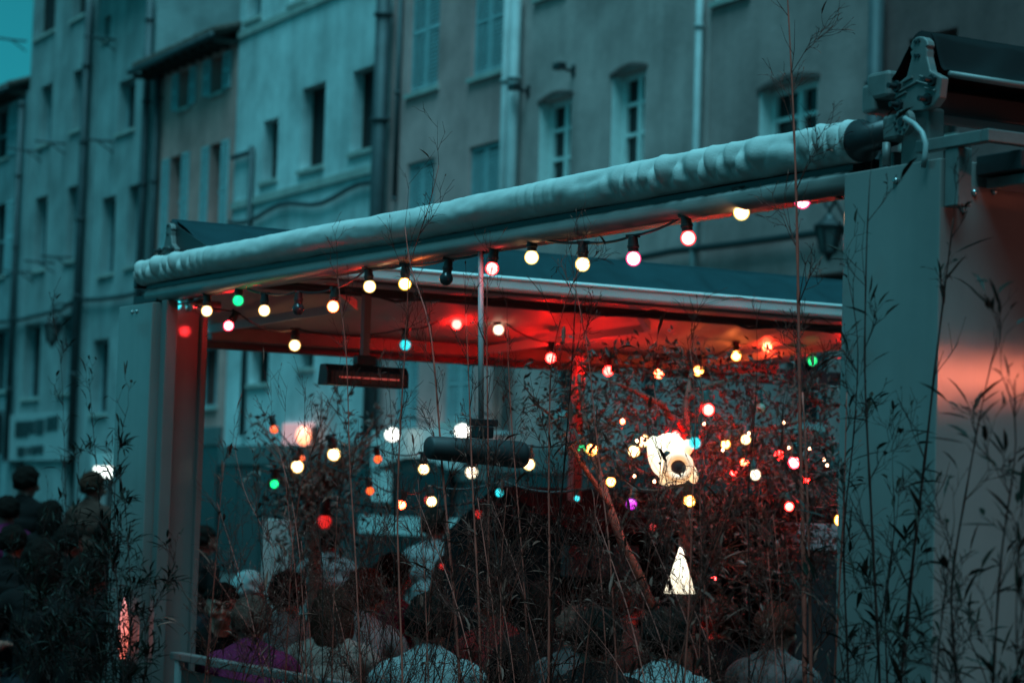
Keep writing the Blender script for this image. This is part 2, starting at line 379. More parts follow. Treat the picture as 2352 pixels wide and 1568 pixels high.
B7, s0, s1 = house('town_house', 'sage house with two tall arched white windows', 1174, 1630, 250, 15.0, P7,
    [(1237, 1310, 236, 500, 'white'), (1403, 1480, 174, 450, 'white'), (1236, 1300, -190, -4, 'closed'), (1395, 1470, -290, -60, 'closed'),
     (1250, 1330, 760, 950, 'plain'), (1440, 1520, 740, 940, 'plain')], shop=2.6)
pipe(B7, (1195, 1186), -10, 1000, .10, M_pipew, d=-.17)
pipe(B7, (1622, 1596), -10, 1000, .06, M_pipew, d=-.11)
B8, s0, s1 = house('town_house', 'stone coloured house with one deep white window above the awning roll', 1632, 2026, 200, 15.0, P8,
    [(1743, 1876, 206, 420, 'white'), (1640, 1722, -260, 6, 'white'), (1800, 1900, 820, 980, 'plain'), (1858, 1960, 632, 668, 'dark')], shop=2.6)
pipe(B8, (2032, 2018), -10, 900, .11, M_pipe, d=-.15)
B9, s0, s1 = house('town_house', 'dim house at the right edge behind the awning bracket', 2030, 2700, 150, 14.0, P9,
    [(2085, 2197, 92, 330, 'dark'), (2420, 2540, 60, 330, 'dark')], smin=-46)

# the houses that close the square behind the viewer
for k, (x0, x1, hh, lb) in enumerate(((-34, -9, 15.5, 'tall plain house closing the square behind the viewer on the left'), (-8.9, 9, 14, 'broad plain house closing the square right behind the viewer'), (9.1, 34, 16, 'tall plain house closing the square behind the viewer on the right'))):
    r_ = thing('town_house', lb, 'house', (x0 * .5 + x1 * .5, -11, GZ), 'houses behind the viewer')
    MB().boxf(V((x0, -19, GZ)), V((x1 - x0, 0, 0)), V((0, 8, 0)), ZV * hh).build('wall', (P8, P9, P2)[k], r_)
    MB().boxf(V((x0 - .2, -19.4, hh + GZ + .01)), V((x1 - x0 + .4, 0, 0)), V((0, 8.9, 0)), ZV * .3).build('roof', M_tile, r_)
    n_ = int((x1 - x0) / 3)
    for i in range(n_):
        for z in (3.8, 7.2, 10.6):
            x = x0 + 1 + i * 3; MB().boxf(V((x, -11, z)), V((1.1, 0, 0)), V((0, .04, 0)), ZV * 1.8).build('window', M_glass, r_)
# electric cable bundle slung along the fronts
pts = [(-60, 742), (40, 738), (90, 726), (150, 712), (180, 690), (240, 688), (300, 680), (345, 668), (460, 660), (620, 690), (860, 690), (1050, 668), (1230, 640), (1400, 610), (1560, 578), (1700, 562), (1860, 541), (1960, 528), (2200, 500)]
cb = MB().tube([WF(fs(*p)[0], -.12, fs(*p)[1]) for p in pts], .055, 8)
tag(cb.build('power_cable', M_black, None, smooth=True), 'dark sagging power cable strung along the house fronts', 'cable')
# iron stays that stick out of the far fronts
stay = None
for i, (x, y, ln, word) in enumerate([(60, 95, .9, 'highest, against the open sky'), (95, 348, 1.0, 'beside the middle window of the tall pale house'), (150, 330, .9, 'under the narrow window of the tall pale house'), (265, 92, .9, 'by the small top window of the narrow pale house'),
        (260, 325, .9, 'below the deep window of the narrow pale house'), (78, 625, .9, 'under the third floor sill of the tall pale house'), (125, 603, .9, 'between the third floor windows of the tall pale house'), (165, 592, .9, 'beside the dark drainpipe of the tall pale house')]):
    s, h = fs(x, y)
    b = MB().tube([WF(s, .01, h), WF(s - .1, -.45, h - .03), WF(s - .12, -ln, h - .02)], .03, 6).tube([WF(s, .01, h - .3), WF(s - .1, -.45, h - .05)], .02, 6)
    tag(b.build('wall_stay', M_pipe), 'thin iron wall stay ' + word, 'bracket', 'iron stays on the far fronts')
# two small cameras / junction boxes on the sage house
for (x, y, lb) in ((1318, 158, 'small dark floodlight fixed between the two arched windows'), (1214, 205, 'small dark floodlight fixed beside the pale drainpipes')):
    s, h = fs(x, y); q = thing('wall_floodlight', lb, 'lamp', WF(s, 0, h), 'floodlights on the sage house')
    MB().fbox(s - .12, s + .12, -.36, -.2, h - .05, h + .07).build('housing', M_black, q, bevel=.02)
    MB().tube([WF(s, 0, h - .05), WF(s, -.2, h - .02)], .03, 8).build('arm', M_black, q)
    MB().fbox(s - .06, s + .06, -.02, 0, h - .14, h + .06).build('back_plate', M_black, q)

def lantern(px, pyt, pyb, lb, hook=True):
    d = -.55; s, ht = fs(px, pyt, d); _, hb = fs(px, pyb, d); H = ht - hb
    q = thing('wall_lantern', lb, 'lantern', WF(s, d, hb), 'iron street lanterns on the house fronts')
    c = lambda z: WF(s, d, hb + H * z)
    R = H * .27
    def ring(z, r): return [c(z) + (DF * math.cos(k * math.pi / 3) + NF * math.sin(k * math.pi / 3)) * r for k in range(6)]
    roof = MB(); a, b2, t = ring(.72, R * 1.15), ring(.86, R * .45), ring(.94, R * .3)
    roof.add(a + b2 + t, [(i, (i + 1) % 6, (i + 1) % 6 + 6, i + 6) for i in range(6)] + [(i + 6, (i + 1) % 6 + 6, (i + 1) % 6 + 12, i + 12) for i in range(6)] + [tuple(range(12, 18)), tuple(range(6))]); roof.build('roof', M_black, q)
    fr = MB(); a, b2 = ring(.2, R * .55), ring(.7, R)
    for i in range(6): fr.tube([a[i], b2[i]], .02, 5)
    for rr in (a, b2):
        for i in range(6): fr.tube([rr[i], rr[(i + 1) % 6]], .022, 5)
    fr.build('frame', M_black, q)
    for i in range(6):
        MB().add([c(.45) + (p - c(.45)) * .97 for p in (a[i], a[(i + 1) % 6], b2[(i + 1) % 6], b2[i])], [(0, 1, 2, 3)]).build('pane', mat('lantern_glass', (.10, .11, .11), .25, namt=0), q)
    MB().tube([c(.2), c(.1), c(.02)], [R * .4, R * .25, .015], 8).build('finial', M_black, q)
    br = MB(); top = c(.94)
    br.tube([top, top + ZV * H * .12], .025, 6)
    cc = top + ZV * (H * .12 + .11)
    br.tube([cc + (DF * math.sin(t) * -1 + ZV * -math.cos(t)) * .11 for t in [k * .4 for k in range(15)]], .024, 6)
    br.tube([cc + ZV * .11, cc + NF * .3 + ZV * .15, cc + NF * (.53) + ZV * .1], .026, 6)
    br.tube([cc + NF * .53 + ZV * .12, cc + NF * .53 - ZV * .8], .02, 6); br.tube([cc - NF * -.1, cc + NF * .53 - ZV * .6], .018, 6)
    br.build('bracket', M_black, q)
lantern(1905, 486, 603, 'black iron street lantern on a scrolled bracket next to the right column')
lantern(122, 722, 800, 'black iron street lantern on the tall pale house at far left')

# shop sign with dark lettering, too blurred to read
s0, s1 = srange(24, 160, 1000); hb, ht = fs(24, 1058)[1], fs(24, 955)[1]
sg = thing('shop_sign', 'white shop sign with two rows of dark blurred lettering at far left', 'sign', WF((s0 + s1) / 2, -.1, hb))
M_sign = mat('sign_white', (.40, .42, .42), .6, nscale=1, namt=.1)
MB().fbox(s0, s1, -.09, -.003, hb, ht).build('board', M_sign, sg, bevel=.01)
for (xa, xb, yt, yb) in ((44, 75, 968, 1004), (77, 88, 966, 996), (91, 110, 963, 998), (115, 127, 958, 990), (129, 142, 955, 988), (48, 66, 1026, 1048), (70, 76, 1026, 1044), (79, 92, 1024, 1044), (94, 108, 1022, 1042)):
    a, b = srange(xa, xb, yt); z0, z1 = fs(xa, yb)[1], fs(xa, yt)[1]
    MB().fbox(a, b, -.12, -.092, z0, z1).build('letter', M_black, sg, bevel=.03)
s, h = fs(8, 1000)
ps = thing('hanging_sign', 'dark square projecting sign beside the white shop sign', 'sign', WF(s, -.6, h - .6))
MB().boxf(WF(s - .06, -.9, h - .55), DF * .12, NF * .85, ZV * 1.2).build('panel', M_black, ps, bevel=.03)
MB().tube([WF(s + .0, -.9, h + .7), WF(s, .0, h + .7)], .03, 6).build('arm', M_black, ps)
MB().tube([WF(s - .075, -.45, h + .05), WF(s - .062, -.45, h + .05)], .16, 16).build('emblem', mat('sign_emblem', (.10, .12, .03), .6, namt=0), ps)

# lit shop front seen through the terrace
s0, s1 = srange(885, 1078, 1030)
hb, ht = fs(885, 1052)[1], fs(885, 990)[1]
shop = thing('lit_shop', 'white shop fascia lit by two small spotlights behind the bamboo', 'shop', WF((s0 + s1) / 2, -.3, 0))
M_shopw = mat('shop_white', (.72, .70, .68), .6, nscale=1, namt=.1)
f = MB(); n = 10
for i in range(n):
    a = s0 + (s1 - s0) * i / n; b = s0 + (s1 - s0) * (i + 1) / n
    za = hb - .25 + .25 * math.sin(math.pi * (i + .5) / n)
    f.fbox(a, b, -.3, -.003, za, ht)
f.build('fascia', M_shopw, shop)
MB().fbox(s1 - .9, s1, -.28, -.003, 1.6, hb - .26).build('pilaster', M_shopw, shop)
MB().fbox(s0 + .3, s1 - .9, -.26, -.01, hb - 1.1, hb - .27).build('glazing', M_glass, shop)
MB().fbox(s0 - 1.2, s1, -.5, -.003, hb - 1.45, hb - 1.12).build('counter_band', M_shopw, shop)
M_spot = glow('shop_spot_glow', (1, .93, .82), 4.5)
for (x, y) in ((901, 998), (1062, 990)):
    s, h = fs(x, y, -.75)
    sp = MB().tube([WF(s, -.02, h + .25), WF(s, -.4, h + .35), WF(s, -.74, h + .13)], .025, 6).build('spotlight_arm', M_black, shop)
    MB().ell(WF(s, -.75, h), (.13, .13, .12)).build('spotlight', M_spot, sp, smooth=True)
# shop window light far left
s, h = fs(243, 1085, -.3)
sw = thing('shop_lamp', 'bright white box lamp over the doorway at far left', 'lamp', WF(s, -.3, h))
MB().fbox(s - .5, s + .4, -.5, -.12, h - .12, h + .14).build('diffuser', glow('shop_lamp_glow', (.9, 1, .92), 3.2), sw, bevel=.04)
MB().fbox(s - .55, s + .45, -.55, -.003, h + .145, h + .5).build('hood', M_shopw, sw)
MB().fbox(s - .1, s + .1, -.12, -.003, h - .1, h + .1).build('mount', M_black, sw)
# warm sconce on the light house
s, h = fs(697, 1000, -.3)
sc_ = thing('wall_sconce', 'orange globe lamp on a pink lit wall panel beyond the shrub', 'lamp', WF(s, -.3, h))
MB().ell(WF(s, -.3, h), (.15, .15, .2)).build('globe', glow('sconce_glow', (1, .28, .12), 3.5), sc_, smooth=True)
MB().fbox(s - .1, s + .1, -.1, -.003, h - .2, h + .2).build('back_plate', M_black, sc_)
MB().tube([WF(s, -.1, h), WF(s, -.2, h)], .04, 8).build('arm', M_black, sc_)
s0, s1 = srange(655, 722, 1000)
MB().fbox(s0, s1, -.07, -.003, fs(660, 1065)[1], fs(660, 972)[1]).build('lit_panel', glow('lit_panel_glow', (1, .23, .19), .5), sc_, bevel=.02)  # panel glows in place of the sconce light falling on it

# ------------------------------------------------------------------ terrace frame
pg = thing('terrace_pergola', 'aluminium terrace pergola with two pale panelled columns and a front beam', 'pergola', W(2.6, 0, 0))
bm_ = MB().tube([W(-.02, 0, 2.562), W(5.45, 0, 2.556)], .034, 20); bm_.build('front_beam', mat('beam_paint', (.24, .23, .22), .4, nscale=3, namt=.2), pg, smooth=True)
MB().wbox(-.02, 5.5, .036, .10, 2.535, 2.635).build('beam_channel', M_blackm, pg)
MB().wbox(-.02, 5.5, -.004, .034, 2.592, 2.612).build('roll_shadow_strip', M_blackm, pg)  # black strip put in for the shadow under the roll
cr = MB().wbox(-.475, -.053, -.06, .85, GZ, 2.575).build('column', M_panel, pg, bevel=.004)
cl = MB().wbox(5.27, 5.71, -.06, .20, GZ, 2.515).build('column', M_panel, pg, bevel=.004)
def screws(par, pts):
    for p, nrm in pts: MB().tube([p, p + nrm * .008], [.011, .007], 10).build('screw', M_chrome, par, smooth=True)
screws(cr, [(W(ab(2058, 415, -.06)[0], -.06, ab(2058, 415, -.06)[1]), -NP), (W(-.475, .06, 2.49), -DP), (W(-.475, .13, 2.50), -DP), (W(-.475, .02, 2.44), -DP)])
screws(cl, [(W(5.47, -.06, 2.48), -NP), (W(5.53, -.06, 2.48), -NP)])
MB().wbox(5.235, 5.268, .185, .215, GZ, 2.46).build('edge_trim', mat('trim_paint', (.16, .13, .125), .4, namt=.1), pg, bevel=.003)
MB().wbox(5.165, 5.228, -.03, .03, GZ, 2.522).build('post', mat('post_paint', (.15, .13, .125), .45, nscale=2, namt=.15), pg, bevel=.004)
MB().wbox(5.30, 5.60, -.03, .05, 2.525, 2.56).build('end_bracket', M_black, pg)
MB().wbox(-.02, .02, .04, 1.0, 2.60, 2.63).build('cross_rail', M_alu, pg)
p0 = W(5.12, .06, 2.50)
MB().tube([p0, p0 + NP * .02, p0 + NP * .025, p0 + NP * .05, p0 + NP * .055, p0 + NP * .08, p0 + NP * .085, p0 + NP * .16], [.034, .034, .028, .028, .034, .034, .028, .028], 18).build('roller_tube', M_chrome, pg, smooth=True)
# far frame of the terrace and a post
MB().wbox(7.06, 7.13, .92, 6.2, 2.43, 2.53).build('rear_beam', M_black, pg)
bq, hq = ba(1326, 900, 6.6); MB().wbox(6.57, 6.63, bq - .03, bq + .03, GZ, 2.5).build('rear_post', mat('rear_post_paint', (.30, .25, .24), .5, namt=.1), pg)

# ------------------------------------------------------------------ rolled-up screen on the front beam
rs = thing('rolled_screen', 'long wrinkled cream canvas screen rolled up above the front beam', 'awning roll', W(2.7, 0, 2.63))
mb = MB(); NA, NT = 620, 40; A0, A1 = -.05, 5.56
def tri(x): x = x % 1.0; return 1 - abs(2 * x - 1)
for i in range(NA + 1):
    a = A0 + (A1 - A0) * i / NA
    wr = max(0, min(1, (1.95 - a) / 1.1)); wl = max(0, min(1, (a - 4.55) / .5)); wgt = max(wr, wl) * (.75 + .5 * noise.noise(V((a * 4.1, 7, 1))))
    endr = min(1, (A1 - a) / .05 + .55) * min(1, (a - A0) / .02 + .8)
    cy = .004 * math.sin(a * 1.7) + .002 * math.sin(a * 4.1)
    fr = (8.2 if wr > wl else 9.8)
    jit = 1.15 * noise.noise(V((a * 2.9, 0, 3)))
    for j in range(NT):
        th = 2 * math.pi * j / NT                         # 0 = top, going over the viewer's side
        down = max(0, math.sin(th * .5)) ** 1.0
        side = .5 - .5 * math.cos(th)
        ph_ = a * fr + jit * 2 + .30 * math.sin(a * 3.1); f = min(tri(ph_ + .20 * th), tri(ph_ - .17 * th + .2)) * 1.7
        lo = max(0, min(1, (th - .35) / .8)) * max(0, min(1, (2.75 - th) / .7))
        f = f * (1.0 - .45 * tri(ph_ * .5 + .2)) 
        r = .0635 + wgt * .044 * (f - .55) * lo + .0035 * noise.noise(V((a * 5, th * 1.4, 0))) + .0022 * noise.noise(V((a * 17, th * 2.2, 5)))
        r += .004 * wgt * noise.noise(V((a * 3, th, 8)))
        r *= endr
        mb.v.append(tuple(W(a, -math.sin(th) * r, 2.676 + cy + math.cos(th) * r)))
for i in range(NA):
    for j in range(NT):
        k = i * NT + j; k2 = i * NT + (j + 1) % NT; mb.f.append((k, k2, k2 + NT, k + NT))
mb.f.append(tuple(range(NT))); mb.f.append(tuple(reversed(range(NA * NT, NA * NT + NT))))
mb.build('canvas_roll', M_fabric, rs, smooth=True)
MB().tube([W(-.045, 0, 2.676), W(-.06, 0, 2.676), W(-.085, 0, 2.68), W(-.19, 0, 2.685)], [.062, .063, .042, .040], 24).build('roller_tube', M_blackm, rs, smooth=True)
MB().wbox(-.255, -.185, -.034, .034, 2.655, 2.728).build('gear_head', M_castal, rs, bevel=.01)
gh = MB().tube([W(-.295, -.052, 2.695), W(-.295, -.03, 2.695)], .036, 24).build('gear_disc', M_castal, rs, smooth=False)
for k in range(9):
    q = k * 2 * math.pi / 9
    MB().tube([W(-.295 + .027 * math.cos(q), -.056, 2.695 + .027 * math.sin(q)), W(-.295 + .027 * math.cos(q), -.0522, 2.695 + .027 * math.sin(q))], .0045, 8).build('hole_plug', M_black, gh)
MB().tube([W(-.295, -.057, 2.695), W(-.295, -.0525, 2.695)], .012, 12).build('hub', M_black, gh)
MB().tube([W(-.205, -.03, 2.65), W(-.205, -.03, 2.585)], .0125, 14).build('crank_eye', M_castal, rs, smooth=True)
MB().tube([W(-.205, -.03, 2.586), W(-.205, -.03, 2.565)], [.008, .022], 12).build('crank_cone', M_black, rs)
MB().wbox(5.555, 5.60, -.035, .03, 2.60, 2.70).build('end_plate', M_black, rs, bevel=.008)

# ------------------------------------------------------------------ double awnings on cast brackets
BRK = [(720, 118), (765, 128), (800, 160), (812, 215), (795, 235), (800, 270), (800, 330), (835, 480), (955, 545), (930, 760), (865, 850), (760, 895), (620, 910), (500, 880), (470, 740), (465, 640), (590, 535), (640, 335), (625, 285), (650, 262), (625, 235), (650, 160), (685, 128)]
BRK = [ab((3400 + x / 2.613) / 1.7415, (100 + y / 2.613) / 1.7415, -.02) for x, y in BRK]
BOLT = [ab((3400 + x / 2.613) / 1.7415, (100 + y / 2.613) / 1.7415, -.02) for x, y in ((500, 645), (870, 580), (820, 780), (520, 840))]
def awning(a0, dz, near, far, b1, label, flare=0.0):
    sh = a0 + .30
    r = thing('double_awning', label, 'awning', W(a0, 0, 2.7), 'double awnings of the terrace')
    pl = MB().prism([W(a + sh, -.02, h + dz) for a, h in BRK], NP * .028).build('bracket', M_castal, r, bevel=.004)
    for (a, h) in BOLT:
        bo = MB().tube([W(a + sh, -.0205, h + dz), W(a + sh, -.03, h + dz)], .017, 6).tube([W(a + sh, -.03, h + dz), W(a + sh, -.055, h + dz)], .008, 10).build('bolt', M_blackm, pl)
    for k, (y0, y1, x0, x1) in enumerate(((600, 545, 560, 660), (695, 595, 520, 705), (765, 700, 480, 595), (535, 560, 735, 815), (590, 625, 705, 830), (660, 690, 790, 900))):
        p = [ab((3400 + x / 2.613) / 1.7415, (100 + y / 2.613) / 1.7415, -.02) for x, y in ((x0, y0), (x1, y1))]
        MB().tube([W(p[0][0] + sh, -.0225, p[0][1] + dz), W(p[1][0] + sh, -.0225, p[1][1] + dz)], .0035, 6).build('rib', M_castal, pl)
    for (x, y) in ((688, 178), (722, 168), (686, 325), (720, 322)):
        p = ab((3400 + x / 2.613) / 1.7415, (100 + y / 2.613) / 1.7415, -.02); MB().tube([W(p[0] + sh, -.024, p[1] + dz), W(p[0] + sh, -.0205, p[1] + dz)], .006, 8).build('rivet', M_black, pl)
    zt = 2.915 + dz
    MB().tube([W(a0 + .005, .012, zt), W(a0 + .005, b1, zt)], .045, 20).build('roller_tube', M_canvas_shaded if flare else M_canvas, r, smooth=True)
    MB().wbox(a0 - .05, a0 + .06, .012, b1, 2.72 + dz, 2.79 + dz).build('torsion_bar', mat('torsion_bar_paint', (.30, .29, .28), .5, namt=.1) if not flare else M_blackm, r, bevel=.006)
    def sheet(name, da, hend, sgn, m, fl, sk=0.0):
        q = MB(); n1, n2 = 240, 10
        top = (a0 + sgn * .03, zt + .032)
        for i in range(n1 + 1):
            b = .02 + (b1 - .04) * i / n1; bb = b
            f_ = 1 + fl * ((b - .02) / 1.2) ** 1.35
            for j in range(n2 + 1):
                t = j / n2; a = top[0] + sgn * (da * f_ - .03) * t; h = top[1] + (hend - top[1]) * t * (1 + .15 * fl * min(1, b))
                b = bb + sk * t * max(0, 1 - (bb - .02) / (b1 - .04))
                h += -.028 * math.sin(math.pi * t) + (.008 * math.sin(b * 9 + t * 5) + .011 * math.sin(b * 24 + t * 6) + .005 * math.sin(b * 43 + t * 9)) * math.sin(math.pi * min(1, t + .08))
                q.v.append(tuple(W(a, b, h)))
        for i in range(n1):
            for j in range(n2):
                k = i * (n2 + 1) + j; q.f.append((k, k + 1, k + n2 + 2, k + n2 + 1))
        o = q.build(name, m, r, smooth=True)
        s = o.modifiers.new('thick', 'SOLIDIFY'); s.thickness = .003; return o
    sheet('near_canvas', near[0], near[1], -1, M_canvas_shaded if flare else M_canvas, flare)
    sheet('far_canvas', far[0], far[1], 1, M_canvas_shaded if flare else M_canvas2, 0, 0 if flare else .95)
    if not flare:
        MB().wbox(a0 - near[0] - .05, a0 - near[0] + .005, .015, b1, near[1] - .058, near[1] + .004).build('front_bar', mat('front_bar_paint', (.66, .66, .64), .35, namt=.06), r, bevel=.014)
        MB().tube([W(a0 - near[0] - .046, .015, near[1] + .004), W(a0 - near[0] - .046, b1, near[1] + .004)], .011, 10).build('lit_edge', mat('lit_edge_white', (.8, .8, .78), .4, namt=0), r, smooth=True)  # white lip added as the skylit top edge of the front bar
        MB().prism([W(a0 + .01, .004, zt + .035), W(a0 - near[0] * .97, .004, near[1] - .004), W(a0 - .06, .004, 2.70 + dz)], NP * .006).build('end_cap', M_black, r)  # black sheet filling the shaded open gap below the canvas edge
    else:
        MB().tube([W(a0 - near[0] * (1 + flare * (q / 1.2) ** 1.35), .02 + q, near[1] - .012 - .015 * flare * min(1, .02 + q)) for q in [k * .2 for k in range(20)]], .010, 10).build('front_bar', M_castal, r, smooth=True)
    MB().wbox(a0 + far[0] - .02, a0 + far[0] + .04, .005 if flare else .97, b1, far[1] - .075, far[1] + .01).build('front_bar', M_castal, r, bevel=.01)
    return r
awL = awning(5.23, -.045, (.66, 2.685), (1.78, 2.545), 4.9, 'double awning behind the beam with a teal canvas and red lit underside')
awR = awning(-.30, 0.0, (.11, 2.835), (.22, 2.83), 4.2, 'dark flared double awning on a cast bracket at top right', flare=2.6)  # flare widened out of view so the canvas shades the right column
# folding arms of the left awning
for b_ in (.75, 2.6, 4.1):
    e = W(5.26, b_, 2.70); k = W(5.9, b_ + .55, 2.60); t = W(6.95, b_ + .1, 2.49)
    fa = MB().boxf(e, k - e, ZV * .05, V((k - e).cross(ZV)).normalized() * .035).build('folding_arm', M_alu, awL)
    MB().boxf(k, t - k, ZV * .045, V((t - k).cross(ZV)).normalized() * .03).build('fore_arm', M_alu, fa)
    e = W(5.2, b_ + .2, 2.70); k = W(4.62, b_ + .9, 2.655)
    MB().boxf(e, k - e, ZV * .05, V((k - e).cross(ZV)).normalized() * .035).build('folding_arm', M_alu, awL)
# second rail and cable under the left awning
MB().wbox(5.05, 5.10, .2, 4.8, 2.60, 2.64).build('cable_tray', mat('tray_paint', (.03, .028, .026), .6, namt=.1), awL)
MB().wbox(5.5, 5.53, .2, 4.8, 2.645, 2.675).build('cable_tray', MATS['tray_paint'], awL)
c_ = [W(4.9, .3 + .15 * k, 2.60 + .018 * math.sin(k * .9) + .012 * math.sin(k * 2.2)) for k in range(30)]
MB().tube(c_, .007, 6).build('cable', M_black, awL)
# hardware between the right column and bracket
MB().wbox(-.36, -.24, -.01, .05, 2.575, 2.735).build('stand', M_castal, awR, bevel=.008)
MB().wbox(-.20, -.13, .0, .08, 2.576, 2.63).build('stand_foot', M_castal, awR, bevel=.008)
MB().boxf(W(-.36, -.055, 2.60), DP * -.27, NP * .03, ZV * .034).build('arm_bar', M_castal, awR, bevel=.003)
MB().boxf(W(-.66, -.055, 2.60), NP * .55, DP * .03, ZV * .034).build('arm_bar', M_castal, awR, bevel=.003)
MB().wbox(-.16, -.06, .005, .06, 2.79, 2.87).build('bar_end_cap', M_castal, awR, bevel=.012)
MB().wbox(-.535, -.48, -.05, .0, 2.44, 2.60).build('strut', M_castal, awR, bevel=.004)
MB().wbox(-.66, -.48, .06, .9, 2.535, 2.59).build('hood_box', M_black, awR, bevel=.004)
MB().wbox(-.72, -.50, .08, .9, 2.50, 2.53)  .build('white_rail', M_castal, awR, bevel=.003)
p = [(2078, 272), (2100, 285), (2118, 305), (2126, 330), (2125, 360), (2120, 385)]
MB().tube([W(ab(x, y, -.075)[0], -.075, ab(x, y, -.075)[1]) for x, y in p], .008, 8).build('hose', mat('grey_hose', (.30, .32, .32), .5, namt=0), awR, smooth=True)

# ------------------------------------------------------------------ heaters and the hanging tube
def heater(name, px, py, a, L, lb, M_el):
    b, h = ba(px, py, a)
    r = thing(name, lb, 'heater', W(a, b, h - .05), 'infrared patio heaters')
    pr = [(-.05, -.05), (-.05, .02), (-.025, .05), (.04, .05), (.06, -.05)]
    MB().prism([W(a + x, b - L / 2, h + z) for x, z in pr], NP * L).build('housing', M_blackm, r, bevel=.004)
    MB().wbox(a - .058, a - .0505, b - L / 2 + .02, b + L / 2 - .02, h - .04, h + .015).build('reflector', mat('heater_reflector', (.10, .075, .07), .35, .4, namt=0), r)
    MB().tube([W(a - .063, b - L / 2 + .06, h - .012), W(a - .063, b + L / 2 - .06, h - .012)], .004, 8).build('element', M_el, r)
    for k in range(9): MB().tube([W(a - .07, b - L / 2 + .03 + (L - .06) * k / 8, h - .045), W(a - .07, b - L / 2 + .03 + (L - .06) * k / 8, h + .02)], .0022, 5).build('guard_wire', M_blackm, r)
    MB().wbox(a - .03, a + .03, b - .05, b + .05, h + .052, h + .10).build('mount', M_blackm, r, bevel=.006)
    MB().wbox(a - .018, a + .018, b - .018, b + .018, h + .10, 2.64).build('stem', mat('heater_stem', (.22, .16, .15), .5, namt=0), r)
    return r
heater('patio_heater', 836, 864, 4.95, .44, 'flat black infrared heater hanging under the awning at centre left', glow('faint_element', (1, .06, .03), .35))
pz = W(2.16, 0, 0)
tb = thing('hanging_tube_heater', 'dark tubular heater clamped to a thin pole hanging from the front beam', 'heater', W(2.16, .1, 1.75))
MB().tube([W(2.18, 0, 2.53), W(2.135, 0, 1.86)], .0105, 12).build('pole', M_alu, tb, smooth=True)
bq, hq = ba(1150, 1042, 2.10)
MB().tube([W(2.1, bq - .30, hq + .012), W(2.1, bq - .29, hq + .012), W(2.1, bq + .075, hq), W(2.1, bq + .095, hq)], [.036, .042, .050, .046], 24).build('barrel', mat('heater_barrel', (.03, .03, .032), .6, namt=.1), tb, smooth=True)
MB().tube([W(2.1, bq + .0955, hq), W(2.1, bq + .10, hq)], .043, 24).build('end_cap', mat('heater_cap', (.05, .04, .04), .6, namt=0), tb)
MB().wbox(2.10, 2.16, -.03, .035, 1.84, 1.885).build('clamp', M_black, tb, bevel=.006)
MB().wbox(2.115, 2.145, -.05, .06, 1.885, 1.91).build('clamp_jaw', M_black, tb, bevel=.004)
MB().tube([W(2.13, .0, 1.845), W(2.11, bq * .5, 1.80), W(2.1, bq, hq + .05)], .01, 8).build('neck', M_black, tb)
# the bay to the right has its own glowing heater: its light falls on the dark flank of the right column
hx = V((3.35, 5.78, 2.11))
r = thing('glowing_heater', 'glowing orange infrared heater in the next bay to the right', 'heater', hx, 'infrared patio heaters')
MB().boxf(hx + V((-.02, -.36, -.06)), V((.04, 0, 0)) + V((.08, 0, 0)), V((0, .72, 0)), V((0, 0, .12))).build('housing', M_blackm, r, bevel=.005)
MB().boxf(hx + V((-.034, -.33, -.022)), V((.012, 0, 0)), V((0, .66, 0)), V((0, 0, .044))).build('element', glow('hot_element', (1, .20, .10), 58), r)
MB().tube([hx + V((.04, 0, .06)), hx + V((.04, 0, .75))], .02, 8).build('stem', M_blackm, r)

# ------------------------------------------------------------------ railing at the foot of the front
a5, h5 = ab(480, 1515, .05); a6, h6 = ab(825, 1566, .05); hr = (h5 + h6) / 2
rl = thing('terrace_railing', 'low pale railing between the columns in front of the diners', 'railing', W(2.6, .05, 0))
MB().wbox(.1, 5.1, .03, .09, hr - .035, hr).build('top_rail', MATS['post_paint'], rl, bevel=.004)
for k in range(5): MB().wbox(.2 + 1.2 * k, .25 + 1.2 * k, .035, .085, GZ, hr - .036).build('post', M_alu, rl)
for k in range(6): MB().wbox(.12, 5.08, .05, .07, .06 + .125 * k, .17 + .125 * k).build('board', mat('dark_board', (.06, .05, .045), .8, nscale=6, namt=.3), rl)

# ------------------------------------------------------------------ festoon lights
def shell(name, col, s):
    m = bpy.data.materials.new(name); m.use_nodes = True; n = m.node_tree; n.nodes.clear()
    t = n.nodes.new('ShaderNodeBsdfTransparent'); t.inputs[0].default_value = (1, 1, 1, 1); e = n.nodes.new('ShaderNodeEmission'); e.inputs[0].default_value = tuple(col) + (1,); e.inputs[1].default_value = s
    gl = n.nodes.new('ShaderNodeBsdfGlossy'); gl.inputs['Roughness'].default_value = .1
    m1 = n.nodes.new('ShaderNodeMixShader'); m1.inputs[0].default_value = .45; m2 = n.nodes.new('ShaderNodeMixShader'); m2.inputs[0].default_value = .04
    o = n.nodes.new('ShaderNodeOutputMaterial'); n.links.new(t.outputs[0], m1.inputs[1]); n.links.new(e.outputs[0], m1.inputs[2]); n.links.new(m1.outputs[0], m2.inputs[1]); n.links.new(gl.outputs[0], m2.inputs[2]); n.links.new(m2.outputs[0], o.inputs[0]); return m
